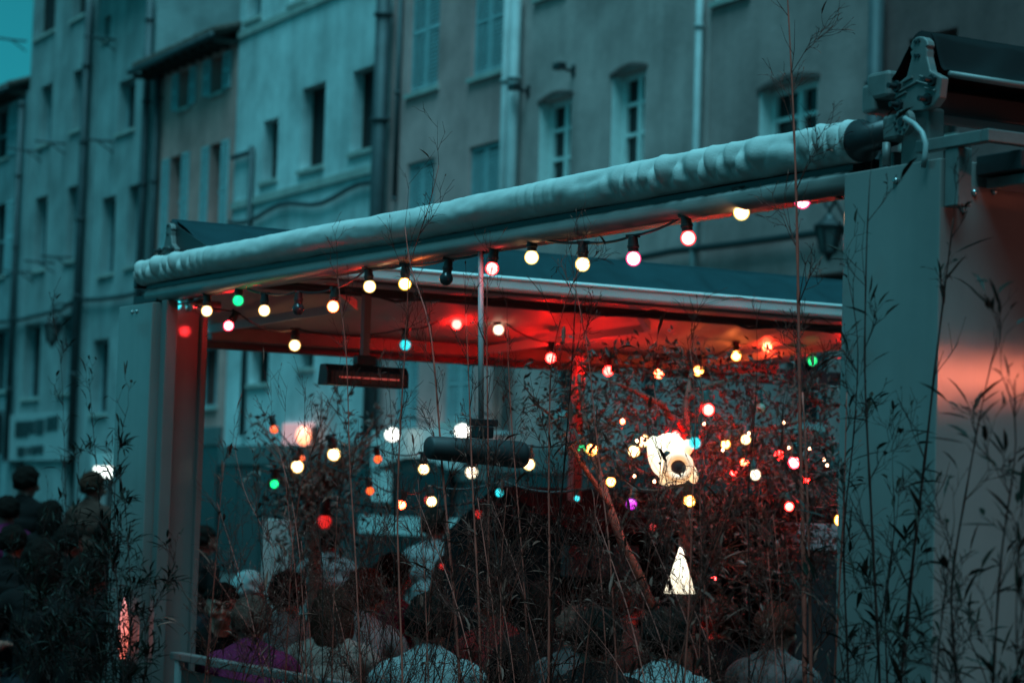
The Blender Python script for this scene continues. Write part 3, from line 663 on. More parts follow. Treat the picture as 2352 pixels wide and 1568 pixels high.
BULBS = {  # core light, rim tint and rim strength
    'cream': ((14, 6.5, 3.4), (1, .66, .16), 1.9), 'yellow': ((55, 10.0, 2.4), (1, .60, .04), 1.8), 'red': ((360, 2.0, 1.6), (1, .02, .02), 2.4), 'redf': ((34, 2.0, 1.8), (1, .03, .04), 2.2),
    'orange': ((170, 5.5, 2.2), (1, .25, .05), 2.1), 'green': ((.02, 3.2, .6), (0, .62, .25), 1.1), 'cyan': ((.02, 1.0, 1.1), (.02, .75, .85), 1.1), 'magenta': ((1.2, .03, 1.2), (.7, .02, .75), 1.2),
    'pinkf': ((16, 3.0, 3.2), (1, .05, .22), 1.9), 'pink': ((110, 2.6, 2.7), (1, .05, .16), 1.9), 'white': ((4, 3, 2.2), (1, .85, .55), 1.5), 'deep': ((1.2, .02, .016), (.3, .01, .01), .8), 'dimgreen': ((0, .09, .06), (0, .07, .05), .6), 'ember': ((2.2, .30, .06), (1, .10, .02), 1.2)}
G = {k: glow('bulb_core_' + k, tuple(x / max(c) for x in c), max(c)) for k, (c, r, e) in BULBS.items()}
GS = {k: shell('bulb_glass_' + k, r, e) for k, (c, r, e) in BULBS.items()}
G['off'] = GS['off'] = mat('bulb_unlit', (.03, .035, .04), .2, namt=0)
M_sock = mat('socket_rubber', (.02, .018, .018), .5, namt=0); M_sockg = mat('socket_teal', (.02, .07, .07), .5, namt=0)
bmb = MB(); prof = [(-.0225, .001), (-.0208, .0086), (-.016, .0158), (-.008, .021), (0, .0225), (.008, .021), (.0145, .0172), (.019, .0135), (.023, .0125)]
bmb.tube([(0, 0, z) for z, _ in prof], [r for _, r in prof], 20); BULB = bmb.build('bulb_source', G['cream'], smooth=True, loc=(0, 0, 0)).data
cmb = MB(); cmb.ell((0, 0, 0), (.0186, .0186, .0188), 18, 12); o = cmb.build('core_source', G['cream'], smooth=True, loc=(0, 0, 0)); CORE = o.data; bpy.data.objects.remove(o)
smb = MB(); prof = [(.019, .0148), (.030, .0152), (.031, .0172), (.038, .0172), (.039, .0155), (.062, .0135), (.066, .010)]
smb.tube([(0, 0, z) for z, _ in prof], [r for _, r in prof], 16); smb.boxf(V((-.019, -.009, .060)), V((.038, 0, 0)), V((0, .018, 0)), V((0, 0, .009))); SOCK = smb.build('socket_source', M_sock, smooth=False, loc=(0, 0, 0)).data
for nm in ('bulb_source', 'socket_source'): bpy.data.objects.remove(bpy.data.objects[nm])
CW = {'pinkf': 'pink', 'redf': 'red', 'deep': 'dim red', 'dimgreen': 'dim green', 'off': 'unlit dark', 'ember': 'small orange'}
def bulb(root, p, colour, tilt=(0, 0), k=1.0, sock=M_sock, words=None):
    M = Matrix.Translation(p) @ Matrix.Rotation(tilt[0], 4, 'Y') @ Matrix.Rotation(tilt[1], 4, 'X') @ Matrix.Rotation(random.uniform(-.6, .6), 4, 'Z') @ Matrix.Scale(k * 1.16, 4)
    b = inst(BULB, 'bulb', M, root, GS[colour]); b['label'] = words or (CW.get(colour, colour) + ' festoon bulb')
    if colour != 'off': inst(CORE, 'glowing_core', M, b, G[colour])
    inst(SOCK, 'socket', M, b, sock)
    return M @ V((0, 0, .066))
def cable(root, pts, sag=.02, r=.0045, m=M_black):
    path = []
    for i in range(len(pts) - 1):
        a, b = pts[i], pts[i + 1]
        for k in range(6):
            t = k / 6; path.append(a.lerp(b, t) - ZV * sag * 4 * t * (1 - t) * min(1, (b - a).length / .3))
    path.append(pts[-1]); MB().tube(path, r, 6).build('cable', m, root, smooth=True)
fl = thing('festoon_lights', 'string of coloured bulbs hanging along the front beam', 'string lights', W(2.6, .0, 2.4))
tops = [W(5.12, 0, 2.50)]
for (x, y, c, tl) in [(475, 714, 'cream', 0), (547, 690, 'green', .05), (607, 713, 'cream', 0), (685, 710, 'off', 0), (765, 704, 'orange', .1), (849, 658, 'cream', -.12), (930, 652, 'yellow', 0), (1025, 640, 'off', .1), (1130, 617, 'redf', .1),
        (1221, 591, 'cream', 0), (1338, 607, 'cream', 0), (1455, 594, 'pinkf', -.05), (1581, 547, 'redf', -.15), (1703, 488, 'cream', -.1), (1843, 461, 'pinkf', -.1)]:
    bo = .055 if x in (1843,) else .0
    a, h = ab(x, y, bo); tops.append(bulb(fl, W(a, bo, h), c, (tl, 0)))
tops.append(W(.1, .05, 2.53)); cable(fl, tops, .012)
f2 = thing('festoon_lights', 'string of bulbs under the red lit awning canvas', 'string lights', W(5.75, 2, 2.3))
def string(root, lst, a, k=1.12, sag=.04, start=None, end=None):
    tops = [start] if start else []
    for q in lst:
        x, y, c = q[:3]; b, h = ba(x, y, a); tops.append(bulb(root, W(a, b, h), c, (q[3] if len(q) > 3 else random.uniform(-.15, .15), random.uniform(-.1, .1)), k))
    if end: tops.append(end)
    cable(root, tops, sag)
b_, h_ = ba(525, 748, 5.0); pr_ = bulb(f2, W(5.0, b_, h_), 'pink', (.5, 0), 1.0, words='red festoon bulb'); MB().tube([W(5.12, .05, 2.5), pr_, W(5.5, .5, 2.5)], .0045, 6).build('cable', M_black, f2)
string(f2, [(677, 793, 'cream', 0), (931, 792, 'cyan', 0), (1049, 745, 'red', -.3), (1145, 757, 'white', -.2), (1265, 822, 'red', 0), (1397, 852, 'red', 0), (1513, 858, 'orange', 0), (1604, 852, 'yellow', 0), (1691, 817, 'yellow', 0), (1762, 797, 'orange', 0), (1866, 829, 'green', 0), (1950, 850, 'red', 0)],
       6.45, k=1.2, start=W(5.5, .5, 2.5))
b, h = ab(407, 700, .1); pc = thing('cyan_bulb', 'single cyan bulb glowing beside the left post', 'light bulb', W(5.02, .05, 2.4))
a, h = ab(406, 700, .05); t = bulb(pc, W(a, .05, h), 'cyan', (0, 0), .95); MB().tube([t, t + ZV * (2.53 - t.z)], .0045, 6).build('cable', M_black, pc)

# ------------------------------------------------------------------ olive tree with lights, lamps and dark kiosk inside the terrace
M_bark = mat('olive_bark', (.20, .07, .05), .85, nscale=14, namt=.4, bump=.5, bscale=40)
M_leaf = mat('olive_leaf', (.055, .028, .02), .55, nscale=30, namt=.5)
def leaf_quads(mb, p, d, L, wdt):
    d = d.normalized(); s = d.cross(V((random.gauss(0, 1), random.gauss(0, 1), random.gauss(0, 1)))); s = s.normalized() * wdt
    n = d.cross(s).normalized() * wdt * .35
    mb.add([p, p + d * L * .45 + s + n, p + d * L, p + d * L * .45 - s + n], [(0, 1, 2), (0, 2, 3)])
def rv(): 
    while True:
        v = V((random.uniform(-1, 1), random.uniform(-1, 1), random.uniform(-1, 1)))
        if .05 < v.length < 1: return v
def limb(path, radii, name, parent, m):
    return MB().tube(path, radii, 9).build(name, m, parent, smooth=True)
ot = thing('olive_tree', 'leafy olive tree hung with coloured bulbs inside the terrace', 'tree', (at(1560, 1500, 11.6).x, 11.6, GZ))
limbs = [([(1500, 1400, 11.3), (1450, 1290, 11.2), (1405, 1175, 11.2), (1370, 1060, 11.3), (1345, 960, 11.4), (1330, 860, 11.5)], .027, .009),
         ([(1590, 1620, 11.7), (1580, 1400, 11.7), (1572, 1200, 11.7), (1574, 1050, 11.7), (1576, 930, 11.7), (1590, 850, 11.8)], .042, .012),
         ([(1574, 1060, 11.7), (1620, 985, 11.6), (1690, 975, 11.5), (1770, 985, 11.5), (1850, 960, 11.6)], .022, .008),
         ([(1576, 990, 11.7), (1520, 930, 11.6), (1450, 890, 11.5), (1380, 870, 11.5)], .020, .007),
         ([(1500, 1400, 11.3), (1530, 1500, 11.4), (1560, 1620, 11.6)], .036, .04),
         ([(1576, 920, 11.7), (1640, 880, 11.9), (1730, 860, 12.1), (1820, 880, 12.2)], .018, .006),
         ([(1405, 1175, 11.2), (1330, 1050, 11.1), (1270, 960, 11.1), (1215, 910, 11.0)], .014, .005)]
allp = []
for k, (pt, r0, r1) in enumerate(limbs):
    path = [at(*q) for q in pt]
    fine = []
    for i in range(len(path) - 1):
        for t in (0, .33, .66): fine.append(path[i].lerp(path[i + 1], t) + V((random.uniform(-1, 1), random.uniform(-1, 1), random.uniform(-1, 1))) * .006)
    fine.append(path[-1]); n = len(fine)
    limb(fine, [r0 + (r1 - r0) * i / (n - 1) for i in range(n)], 'trunk' if k == 1 else 'limb', ot, M_bark)
    if k != 4: allp += fine[n // 3:]
tw = MB(); lv = MB()
clumps = [(1250, 920, 11.0, 90, 40), (1350, 890, 11.4, 110, 60), (1440, 870, 11.6, 110, 55), (1500, 830, 12.0, 90, 25), (1400, 980, 11.3, 110, 70), (1470, 960, 11.7, 90, 60), (1330, 1010, 11.0, 90, 45), (1560, 880, 11.8, 100, 55), (1640, 900, 11.8, 100, 60), (1730, 900, 12.0, 110, 70), (1830, 900, 12.1, 110, 60),
          (1900, 960, 12.0, 90, 60), (1640, 1000, 11.5, 90, 60), (1720, 1040, 11.4, 110, 100), (1820, 1050, 11.5, 110, 100), (1880, 1100, 11.4, 90, 80), (1660, 1120, 11.4, 110, 100), (1760, 1150, 11.4, 120, 110), (1860, 1180, 11.5, 110, 90), (1560, 1160, 11.7, 100, 80), (1490, 1130, 11.7, 90, 70), (1430, 1080, 11.6, 80, 50), (1620, 1250, 11.4, 110, 90), (1720, 1280, 11.4, 120, 90), (1820, 1300, 11.5, 110, 80), (1640, 1380, 11.6, 120, 70), (1560, 1010, 12.1, 80, 50)]
for (x, y, Y, rp, n) in clumps:
    c0 = at(x, y, Y); R = rp / FPX * Y
    base = min(allp, key=lambda q: (q - c0).length)
    for _ in range(max(4, n // 8)):
        e = c0 + rv() * R; s_ = base.lerp(c0, random.uniform(.1, .6)); mid = s_.lerp(e, .5) + rv() * R * .3
        tw.tube([s_, mid, e], [.004, .003, .0012], 4)
        for _k in range(9):
            t = random.uniform(.25, 1); p = s_.lerp(mid, t) if random.random() < .4 else mid.lerp(e, t)
            leaf_quads(lv, p, rv() + V((0, 0, -.1)), random.uniform(.03, .055), random.uniform(.005, .009))
    for _ in range(n * 3):
        leaf_quads(lv, c0 + rv() * R * 1.08, rv(), random.uniform(.028, .055), random.uniform(.005, .010))
tw.build('twigs', M_bark, ot)['kind'] = 'stuff'
lv.build('leaves', M_leaf, ot)['kind'] = 'stuff'

# shrub with warm lights, further back on the left
sh = thing('potted_shrub', 'dark leafy shrub holding warm bulbs behind the bamboo at left', 'shrub', (at(720, 1300, 15).x, 15, GZ))
MB().tube([at(725, 1420, 15), at(722, 1250, 15), at(715, 1120, 15)], [.05, .04, .02], 8).build('trunk', M_bark, sh)
lv = MB(); tw = MB()
for (x, y, rp, n) in ((620, 1080, 60, 60), (720, 1110, 80, 150), (800, 1080, 80, 120), (650, 1140, 70, 110), (770, 1160, 80, 140), (690, 1200, 80, 110), (840, 1000, 60, 45), (600, 990, 40, 22), (760, 930, 60, 26), (880, 970, 50, 32), (700, 1290, 80, 110), (800, 1250, 70, 90)):
    c0 = at(x, y, 15 + random.uniform(-.4, .4)); R = rp / FPX * 15
    for _ in range(n): leaf_quads(lv, c0 + rv() * R, rv(), random.uniform(.04, .09), random.uniform(.007, .016))
    for _ in range(5): tw.tube([at(718, 1150, 15), c0.lerp(at(718, 1150, 15), .5) + rv() * .1, c0 + rv() * R], [.012, .007, .003], 4)
lv.build('leaves', M_leaf, sh)['kind'] = 'stuff'; tw.build('twigs', M_bark, sh)['kind'] = 'stuff'

def free_string(label, lst, sag=.03, sock=M_sock):
    r = thing('festoon_lights', label, 'string lights', at(*lst[0][:3])); tops = []
    for (x, y, Y, c, k) in lst: tops.append(bulb(r, at(x, y, Y), c, (random.uniform(-.25, .25), random.uniform(-.25, .25)), k, sock))
    cable(r, tops, sag); return r
free_string('upper string of warm bulbs crossing behind the bamboo at left', [(630, 985, 15, 'ember', 1.1), (683, 1071, 14.5, 'cream', 1.5), (767, 1043, 14.3, 'cream', 1.5), (868, 1054, 13, 'ember', .9), (973, 1077, 11.5, 'cream', 1.05), (1083, 1084, 10.6, 'white', 1.15), (1215, 1066, 11, 'cream', 1.1), (1360, 1032, 11, 'yellow', 1.15)])
free_string('lower string of small bulbs crossing behind the bamboo', [(630, 1111, 12.5, 'green', .95), (692, 1052, 14.5, 'ember', .9), (850, 1127, 12.5, 'ember', .85), (922, 1159, 12, 'orange', .9), (984, 1148, 11.8, 'deep', .9), (991, 1151, 11.5, 'cream', 1.0), (1147, 1131, 11.5, 'cyan', .8), (1325, 1144, 11.5, 'cyan', .55), (1403, 1106, 11, 'yellow', .9), (1450, 1157, 11, 'magenta', 1.0), (1583, 1150, 11, 'yellow', 1.1)])
free_string('string of coloured bulbs wound through the olive tree', [(1337, 1031, 11.4, 'green', .8), (1430, 968, 11.4, 'orange', .5), (1477, 1012, 11.4, 'cream', 1.2), (1456, 1036, 11.2, 'cream', 1.1), (1552, 1000, 11.6, 'red', .9), (1596, 1017, 10.9, 'cyan', 1.1), (1586, 1028, 11.3, 'red', .7), (1627, 941, 11.2, 'red', 1.15), (1667, 1020, 11.3, 'yellow', .9), (1713, 1009, 11.3, 'cream', .95), (1747, 936, 11.3, 'dimgreen', 1.0), (1710, 1062, 11.4, 'orange', .8), (1735, 1090, 11, 'white', 1.0), (1685, 1085, 11.5, 'red', .6), (1824, 1062, 11, 'pink', 1.15), (1790, 1045, 11.7, 'red', 1.0), (1813, 1163, 11, 'red', .85), (1931, 1194, 10.8, 'yellow', 1.15), (1850, 1100, 11.8, 'red', .9)], .05, M_sockg)
free_string('row of red bulbs low in the dark behind the diners', [(745, 1197, 13.5, 'deep', 1.7), (1100, 1180, 13, 'deep', 1.0), (1500, 1210, 12.4, 'deep', .8), (1640, 1330, 12.2, 'redf', .6), (1545, 1420, 12.2, 'red', .5), (1290, 1420, 12.2, 'deep', .7), (1015, 1300, 12.6, 'deep', .7)], .05)
fr = thing('fairy_lights', 'tiny warm fairy lights scattered through the olive tree', 'fairy lights', at(1740, 1040, 11.2))
fp = [(1430, 965), (1457, 1093), (1463, 1012), (1617, 973), (1660, 1033), (1720, 995), (1800, 970), (1812, 1028), (1860, 1030), (1893, 1055), (1900, 1068), (1935, 1080), (1590, 1090), (1503, 1105)]
mb = MB().ell((0, 0, 0), (.0058, .0058, .0075), 10, 6); src = mb.build('fairy_source', G['cream'], smooth=True, loc=(0, 0, 0)); sm = src.data; bpy.data.objects.remove(src)
pts = []
for x, y in fp:
    p = at(x, y, 11.0 + random.uniform(0, .2)); inst(sm, 'tiny_bulb', Matrix.Translation(p), fr, G['cream']); pts.append(p + ZV * .006)
cable(fr, pts, .03, .0012)

# lit dog-head lantern in the tree
YL = 11.0
def sz(px): return px / FPX * YL
dl = thing('animal_lantern', 'glowing white animal head lantern with open dark mouth in the olive tree', 'lantern', at(1540, 1112, YL))
M_gl = glow('lantern_shell_glow', (1, .80, .52), 1.7, (.85, .82, .75)); M_gl2 = glow('lantern_cream_glow', (1, .66, .34), 1.25, (.85, .82, .75)); M_gl3 = glow('lantern_rim_glow', (1, .50, .20), 1.05, (.85, .82, .75))
def hell(x, y, dy, rx, ry, rz, rot, nm, m, par, seg=20):
    return MB().ell(at(x, y, YL + dy), (sz(rx), ry, sz(rz)), seg, 14, Matrix.Rotation(rot, 3, 'Y')).build(nm, m, par, smooth=True)
hell(1536, 1040, 0, 44, .09, 46, .1, 'head', M_gl, dl, 24)
hell(1508, 1046, -.075, 20, .04, 46, -.22, 'ear', M_gl, dl)
hell(1548, 1022, -.075, 26, .035, 22, .5, 'brow', M_gl, dl)
hell(1577, 1028, -.05, 15, .04, 20, .3, 'cheek', M_gl3, dl)
mz = hell(1548, 1082, -.06, 40, .06, 30, .1, 'jaw', M_gl2, dl, 24)
ringp = [at(1558 + 27 * math.cos(t), 1072 + 26 * math.sin(t), YL - .125) for t in [k * math.pi / 12 for k in range(25)]]
MB().tube(ringp, sz(10), 10, caps=False)  .build('lip', M_gl3, mz, smooth=True)
hell(1558, 1073, -.115, 22, .02, 20, 0, 'open_mouth', mat('mouth_dark', (.06, .015, .015), .6, namt=0), mz)
hell(1531, 1046, -.108, 10, .012, 12, .5, 'eye', M_black, dl, 14)
hell(1590, 1088, -.07, 13, .035, 22, -.3, 'paw', M_gl2, dl)
hell(1530, 1106, -.05, 16, .03, 9, 0, 'tooth_row', M_gl2, mz)
MB().tube([at(1535, 992, YL), at(1550, 960, YL + .2), at(1574, 935, YL + .6)], .003, 6).build('hanger', M_black, dl)
# conical lamp
cl_ = thing('cone_lamp', 'bright white cone lamp glowing low behind the bamboo', 'lamp', (at(1562, 1362, YL).x, YL, GZ))
zt_, zb_ = at(1561, 1256, YL).z, at(1562, 1362, YL).z; cx_ = at(1562, 1320, YL).x
MB().tube([(cx_, YL, zb_), (cx_, YL, zt_)], [sz(36), sz(3)], 28).build('shade', glow('cone_glow', (1, .86, .62), 1.7), cl_, smooth=True)
MB().tube([(cx_, YL, GZ), (cx_, YL, GZ + .02), (cx_, YL, GZ + .021), (cx_, YL, zb_)], [.1, .1, .012, .012], 16).build('stand', M_black, cl_)
# kiosk, menu board, low wall furniture in the dark
ks = thing('dark_kiosk', 'long dark kiosk with a low roof behind the olive tree', 'kiosk', at(1690, 1500, 14))
k0, k1 = at(1285, 1300, 13.6), at(2080, 1300, 14.6); ex = V((k1.x - k0.x, k1.y - k0.y, 0)); kb = V((-ex.y, ex.x, 0)).normalized() * 1.6
MB().boxf(V((k0.x, k0.y, GZ)), ex, kb, ZV * (at(1285, 1235, 13.6).z - GZ)).build('body', mat('kiosk_body', (.014, .016, .018), .8, nscale=2, namt=.3, spec=.1), ks)
zk = at(1285, 1240, 13.6).z; ov = -kb.normalized() * .25
MB().prism([V((k0.x, k0.y, zk)) + ov - ex * .02, V((k0.x, k0.y, zk)) + kb + ZV * .0, V((k0.x, k0.y, zk)) + kb * .55 + ZV * .30, V((k0.x, k0.y, zk)) + ov - ex * .02 + ZV * .05], ex).build('roof', mat('kiosk_roof_felt', (.012, .012, .013), .95, nscale=3, namt=.3, spec=.05), ks)
for xa, xb in ((1305, 1350), (1358, 1400), (1408, 1468)):
    q0, q1 = at(xa, 1325, 13.45), at(xb, 1325, 13.45); MB().boxf(q0, V((q1.x - q0.x, q1.y - q0.y + .02, 0)), kb.normalized() * .1, ZV * (at(xa, 1252, 13.45).z - q0.z)).build('hatch_panel', mat('hatch_paint', (.05, .075, .08), .6, nscale=3, namt=.2), ks, bevel=.006)
c0 = at(1832, 1262, 12.6); c1 = at(2000, 1262, 12.8)
for k in range(4):
    MB().boxf(c0 + ZV * (.004 + .034 * k), V((c1.x - c0.x, c1.y - c0.y, 0)), V((.1, 1.5, 0)), ZV * .029).build('fascia_slat', mat('kiosk_slat', (.26, .30, .31), .6, namt=.1), ks)
MB().boxf(V((c0.x, c0.y + .02, GZ)), V((c1.x - c0.x, c1.y - c0.y, 0)), V((.1, 1.4, 0)), ZV * (c0.z - GZ)).build('bar_front', M_black, ks)
mbd = thing('menu_board', 'plain pale free standing board behind the diners at left', 'board', at(632, 1290, 16))
p0 = at(600, 1300, 15.4); p1 = at(664, 1300, 15.5); zt_ = at(600, 1188, 16).z
MB().boxf(V((p0.x, p0.y, .1)), V((p1.x - p0.x, p1.y - p0.y, 0)), V((.02, .1, 0)), ZV * (zt_ - .1)).build('panel', mat('board_white', (.50, .44, .42), .6, nscale=2, namt=.1), mbd, bevel=.01)
for t in (.1, .9): MB().tube([V((p0.x, p0.y + .05, GZ)).lerp(V((p1.x, p1.y + .05, GZ)), t), V((p0.x, p0.y + .05, .1)).lerp(V((p1.x, p1.y + .05, .1)), t)], .02, 8).build('leg', M_black, mbd)
# red glowing body added for the reflection low on the left column
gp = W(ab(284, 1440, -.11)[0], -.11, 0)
gl_ = thing('ember_reflection', 'slender red glow behind the bamboo standing in for a column reflection', 'lamp', (gp.x, gp.y, GZ))
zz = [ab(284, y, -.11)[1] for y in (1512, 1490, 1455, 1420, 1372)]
MB().tube([(gp.x, gp.y, z) for z in zz], [.010, .022, .027, .020, .004], 14).build('glow_body', glow('ember_reflection_glow', (1, .17, .11), 1.5), gl_, smooth=True)
MB().tube([(gp.x, gp.y, GZ), (gp.x, gp.y, zz[0])], .012, 10).build('stand', M_black, gl_)  # stand added under the reflection glow body

# ------------------------------------------------------------------ people
M_eye = mat('eye_dark', (.02, .015, .012), .2, namt=0); M_lip = mat('lip', (.30, .10, .09), .5, namt=0)
M_skin = mat('skin', (.42, .19, .14), .55, nscale=8, namt=.1); M_skin2 = mat('skin_tan', (.26, .10, .075), .55, nscale=8, namt=.1)
M_jean = mat('dark_denim', (.014, .013, .016), .9, spec=.1, nscale=20, namt=.2); M_shoe = mat('shoe', (.03, .025, .02), .6, namt=0)
H_br = mat('hair_brown', (.05, .018, .012), .9, spec=.08, nscale=30, namt=.4, bump=.4, bscale=90); H_bk = mat('hair_black', (.009, .005, .004), .9, spec=.08, nscale=30, namt=.3, bump=.4, bscale=90); H_gr = mat('hair_grey', (.09, .045, .036), .9, spec=.08, nscale=30, namt=.3, bump=.4, bscale=90)
def shirt(n, c): return mat('shirt_' + n, c, .9, nscale=6, namt=.25, bump=.9, bscale=7, spec=.08)
def capsule(mb, p0, p1, r0, r1):
    p0, p1 = V(p0), V(p1); d = (p1 - p0)
    mb.tube([p0 - d.normalized() * r0 * .6, p0, p0.lerp(p1, .5), p1, p1 + d.normalized() * r1 * .6], [r0 * .7, r0, (r0 + r1) / 2 * 1.02, r1, r1 * .7], 12)
def make_body(pose, lean):
    """one continuous body (facing -Y) from overlapping limbs fused by a voxel remesh; slots: skin, shirt, trousers, shoes"""
    prim = []
    def C(p0, p1, r0, r1, t): prim.append((V(p0), V(p1), r0, r1, t))
    cl, sn = math.cos(lean), math.sin(lean)
    if pose == 'sit': hz = .50
    else: hz = .92
    def T(x, y, z): y2, z2 = y, z; return V((x, y2 * cl - z2 * sn, hz + y2 * sn + z2 * cl))    # torso frame bends forward
    C(T(-.08, 0, 0), T(.08, 0, 0), .125, .125, 2)
    C(T(0, 0, .05), T(0, .01, .25), .125, .135, 1)
    C(T(-.05, .0, .22), T(.05, .0, .22), .12, .12, 1); C(T(-.08, .01, .36), T(.08, .01, .36), .115, .115, 1)
    C(T(-.15, .0, .47), T(.15, .0, .47), .072, .072, 1); C(T(-.08, .01, .44), T(.08, .01, .44), .10, .10, 1)
    nb = T(0, .01, .47); hd = T(0, 0, .655) + V((0, -.02, .01))
    C(T(-.09, .015, .50), T(0, .015, .545), .055, .06, 1); C(T(.09, .015, .50), T(0, .015, .545), .055, .06, 1)
    C(nb, hd - V((0, -.015, .06)), .062, .057, 0)
    # head
    C(hd + V((0, .02, .03)), hd + V((0, -.01, .03)), .088, .085, 0); C(hd + V((0, .0, -.02)), hd + V((0, -.035, -.07)), .075, .046, 0)
    C(hd + V((0, -.088, .012)), hd + V((0, -.108, -.022)), .010, .015, 0)
    for s in (-1, 1):
        C(hd + V((s * .083, .01, .0)), hd + V((s * .086, .018, -.03)), .016, .012, 0)
        C(hd + V((s * .045, -.066, -.02)), hd + V((s * .05, -.058, -.03)), .026, .024, 0)
        C(hd + V((s * .015, -.085, .032)), hd + V((s * .05, -.075, .034)), .011, .010, 0)
        sh_ = T(s * .18, 0, .46)
        if pose == 'sit':
            el = sh_ + V((s * .075, -.10 - .05 * sn, -.25)); ha = el + V((-s * .12, -.24, .02))
        else:
            el = sh_ + V((s * .06, .03, -.29)); ha = el + V((-s * .02, -.10, -.23))
        C(sh_, el, .058, .045, 1); mid = el.lerp(ha, .12); C(el, ha, .042, .028, 0)
        d = (ha - el).normalized(); sd = d.cross(V((0, 0, 1))).normalized()
        palm = ha + d * .05; C(ha + d * .01 - sd * .015, palm - sd * .018, .02, .02, 0); C(ha + d * .01 + sd * .015, palm + sd * .018, .02, .02, 0)
        for k, L in enumerate((.066, .074, .070, .056)):
            b0 = palm + sd * (-.03 + .02 * k); b1 = b0 + d * L * .55 + V((0, 0, -.008)); C(b0, b1, .0105, .010, 0); C(b1, b1 + d * L * .4 + V((0, 0, -.022)), .010, .009, 0)
        tb_ = ha + d * .02 - sd * s * -.034; C(tb_, tb_ + d * .04 + sd * s * .025 + V((0, 0, -.012)), .0125, .0105, 0)
        hp = V((s * .095, 0, hz))
        if pose == 'sit': kn = V((s * .13, -.42, .50)); an = V((s * .13, -.40, .09))
        else: kn = V((s * .10, -.01, .50)); an = V((s * .105, .03, .09))
        C(hp, kn, .088, .062, 2); C(kn, an, .058, .042, 2); C(an + V((0, .04, -.045)), an + V((0, -.15, -.055)), .042, .035, 3)
    mb = MB()
    for p in prim: capsule(mb, *p[:4])
    me = bpy.data.meshes.new('tmp'); me.from_pydata(mb.v, [], mb.f); o = bpy.data.objects.new('tmp', me); COL.objects.link(o)
    r = o.modifiers.new('r', 'REMESH'); r.mode = 'VOXEL'; r.voxel_size = .0115
    sm_ = o.modifiers.new('s', 'SMOOTH'); sm_.iterations = 3; sm_.factor = .5
    dg = bpy.context.evaluated_depsgraph_get(); out = bpy.data.meshes.new_from_object(o.evaluated_get(dg)); bpy.data.objects.remove(o); out.name = 'body'
    n = len(out.polygons); cen = np.empty(n * 3); out.polygons.foreach_get('center', cen); cen = cen.reshape(-1, 3)
    best = np.full(n, 9.0); tagv = np.zeros(n, int)
    for p0, p1, r0, r1, t in prim:
        a, b = np.array(p0), np.array(p1); ab_ = b - a; q = np.clip(((cen - a) @ ab_) / max(1e-9, ab_ @ ab_), 0, 1)
        dist = np.linalg.norm(cen - a - q[:, None] * ab_, axis=1) - (r0 + (r1 - r0) * q)
        u = dist < best; best[u] = dist[u]; tagv[u] = t
    for m in (M_skin, M_jean, M_jean, M_shoe): out.materials.append(m)
    out.polygons.foreach_set('material_index', tagv.tolist()); out.polygons.foreach_set('use_smooth', [True] * n); out.update()
    return out, hd
def hair_mesh(kind):
    mb = MB(); nu, nv = 56, 30
    for i in range(nv + 1):
        th = math.pi * i / nv
        for j in range(nu):
            q = 2 * math.pi * j / nu; x, y, z = math.sin(th) * math.cos(q), math.sin(th) * math.sin(q), math.cos(th)
            r = V((.100 * x, .015 + .108 * y, .03 + .108 * z))
            r += r.normalized() * (.013 * noise.noise(V((x * 2.6, y * 2.6, z * 2.6))) + .010 * noise.noise(V((x * 9, y * 9, z * 3))) + .005 * noise.noise(V((x * 19, y * 19, z * 6))))
            if kind in ('short', 'cap', 'bun', 'crop'):
                lim = -.35 if y > 0 else (.25 if kind != 'crop' else .45)
                if z < lim - max(0, y) * .5: r *= .72
            if kind == 'crop': r = r * .955
            if kind == 'long':
                if y < -.15 and z < .35: r = r * .72
                elif z < 0: r.z = .03 + z * (.36 if y > -.1 else .25); r.x *= 1.06; r.y = max(r.y, .01) * 1.0 + .015
            mb.v.append(tuple(r))
    for i in range(nv):
        for j in range(nu):
            a = i * nu + j; b = i * nu + (j + 1) % nu; mb.f.append((a, a + nu, b + nu, b))
    if kind == 'bun': mb.ell((0, .135, .06), (.05, .045, .05), 14, 10)
    if kind == 'cap': mb.boxf(V((-.075, -.19, .055)), V((.15, 0, 0)), V((0, .10, .012)), V((0, 0, .008)))
    o = mb.build('hair_source', H_bk, smooth=True, loc=(0, 0, 0)); d = o.data; bpy.data.objects.remove(o); return d
HAIR = {k: hair_mesh(k) for k in ('short', 'long', 'bun', 'cap', 'crop')}
BODY = {'sit': make_body('sit', .12), 'bent': make_body('sit', .30), 'stand': make_body('stand', .04)}
mb = MB().ell((0, 0, 0), (.011, .008, .008), 10, 8); o = mb.build('es', M_eye, smooth=True, loc=(0, 0, 0)); EYEM = o.data; bpy.data.objects.remove(o)
mb = MB().ell((0, 0, 0), (.024, .008, .007), 10, 8); o = mb.build('ls', M_lip, smooth=True, loc=(0, 0, 0)); LIPM = o.data; bpy.data.objects.remove(o)
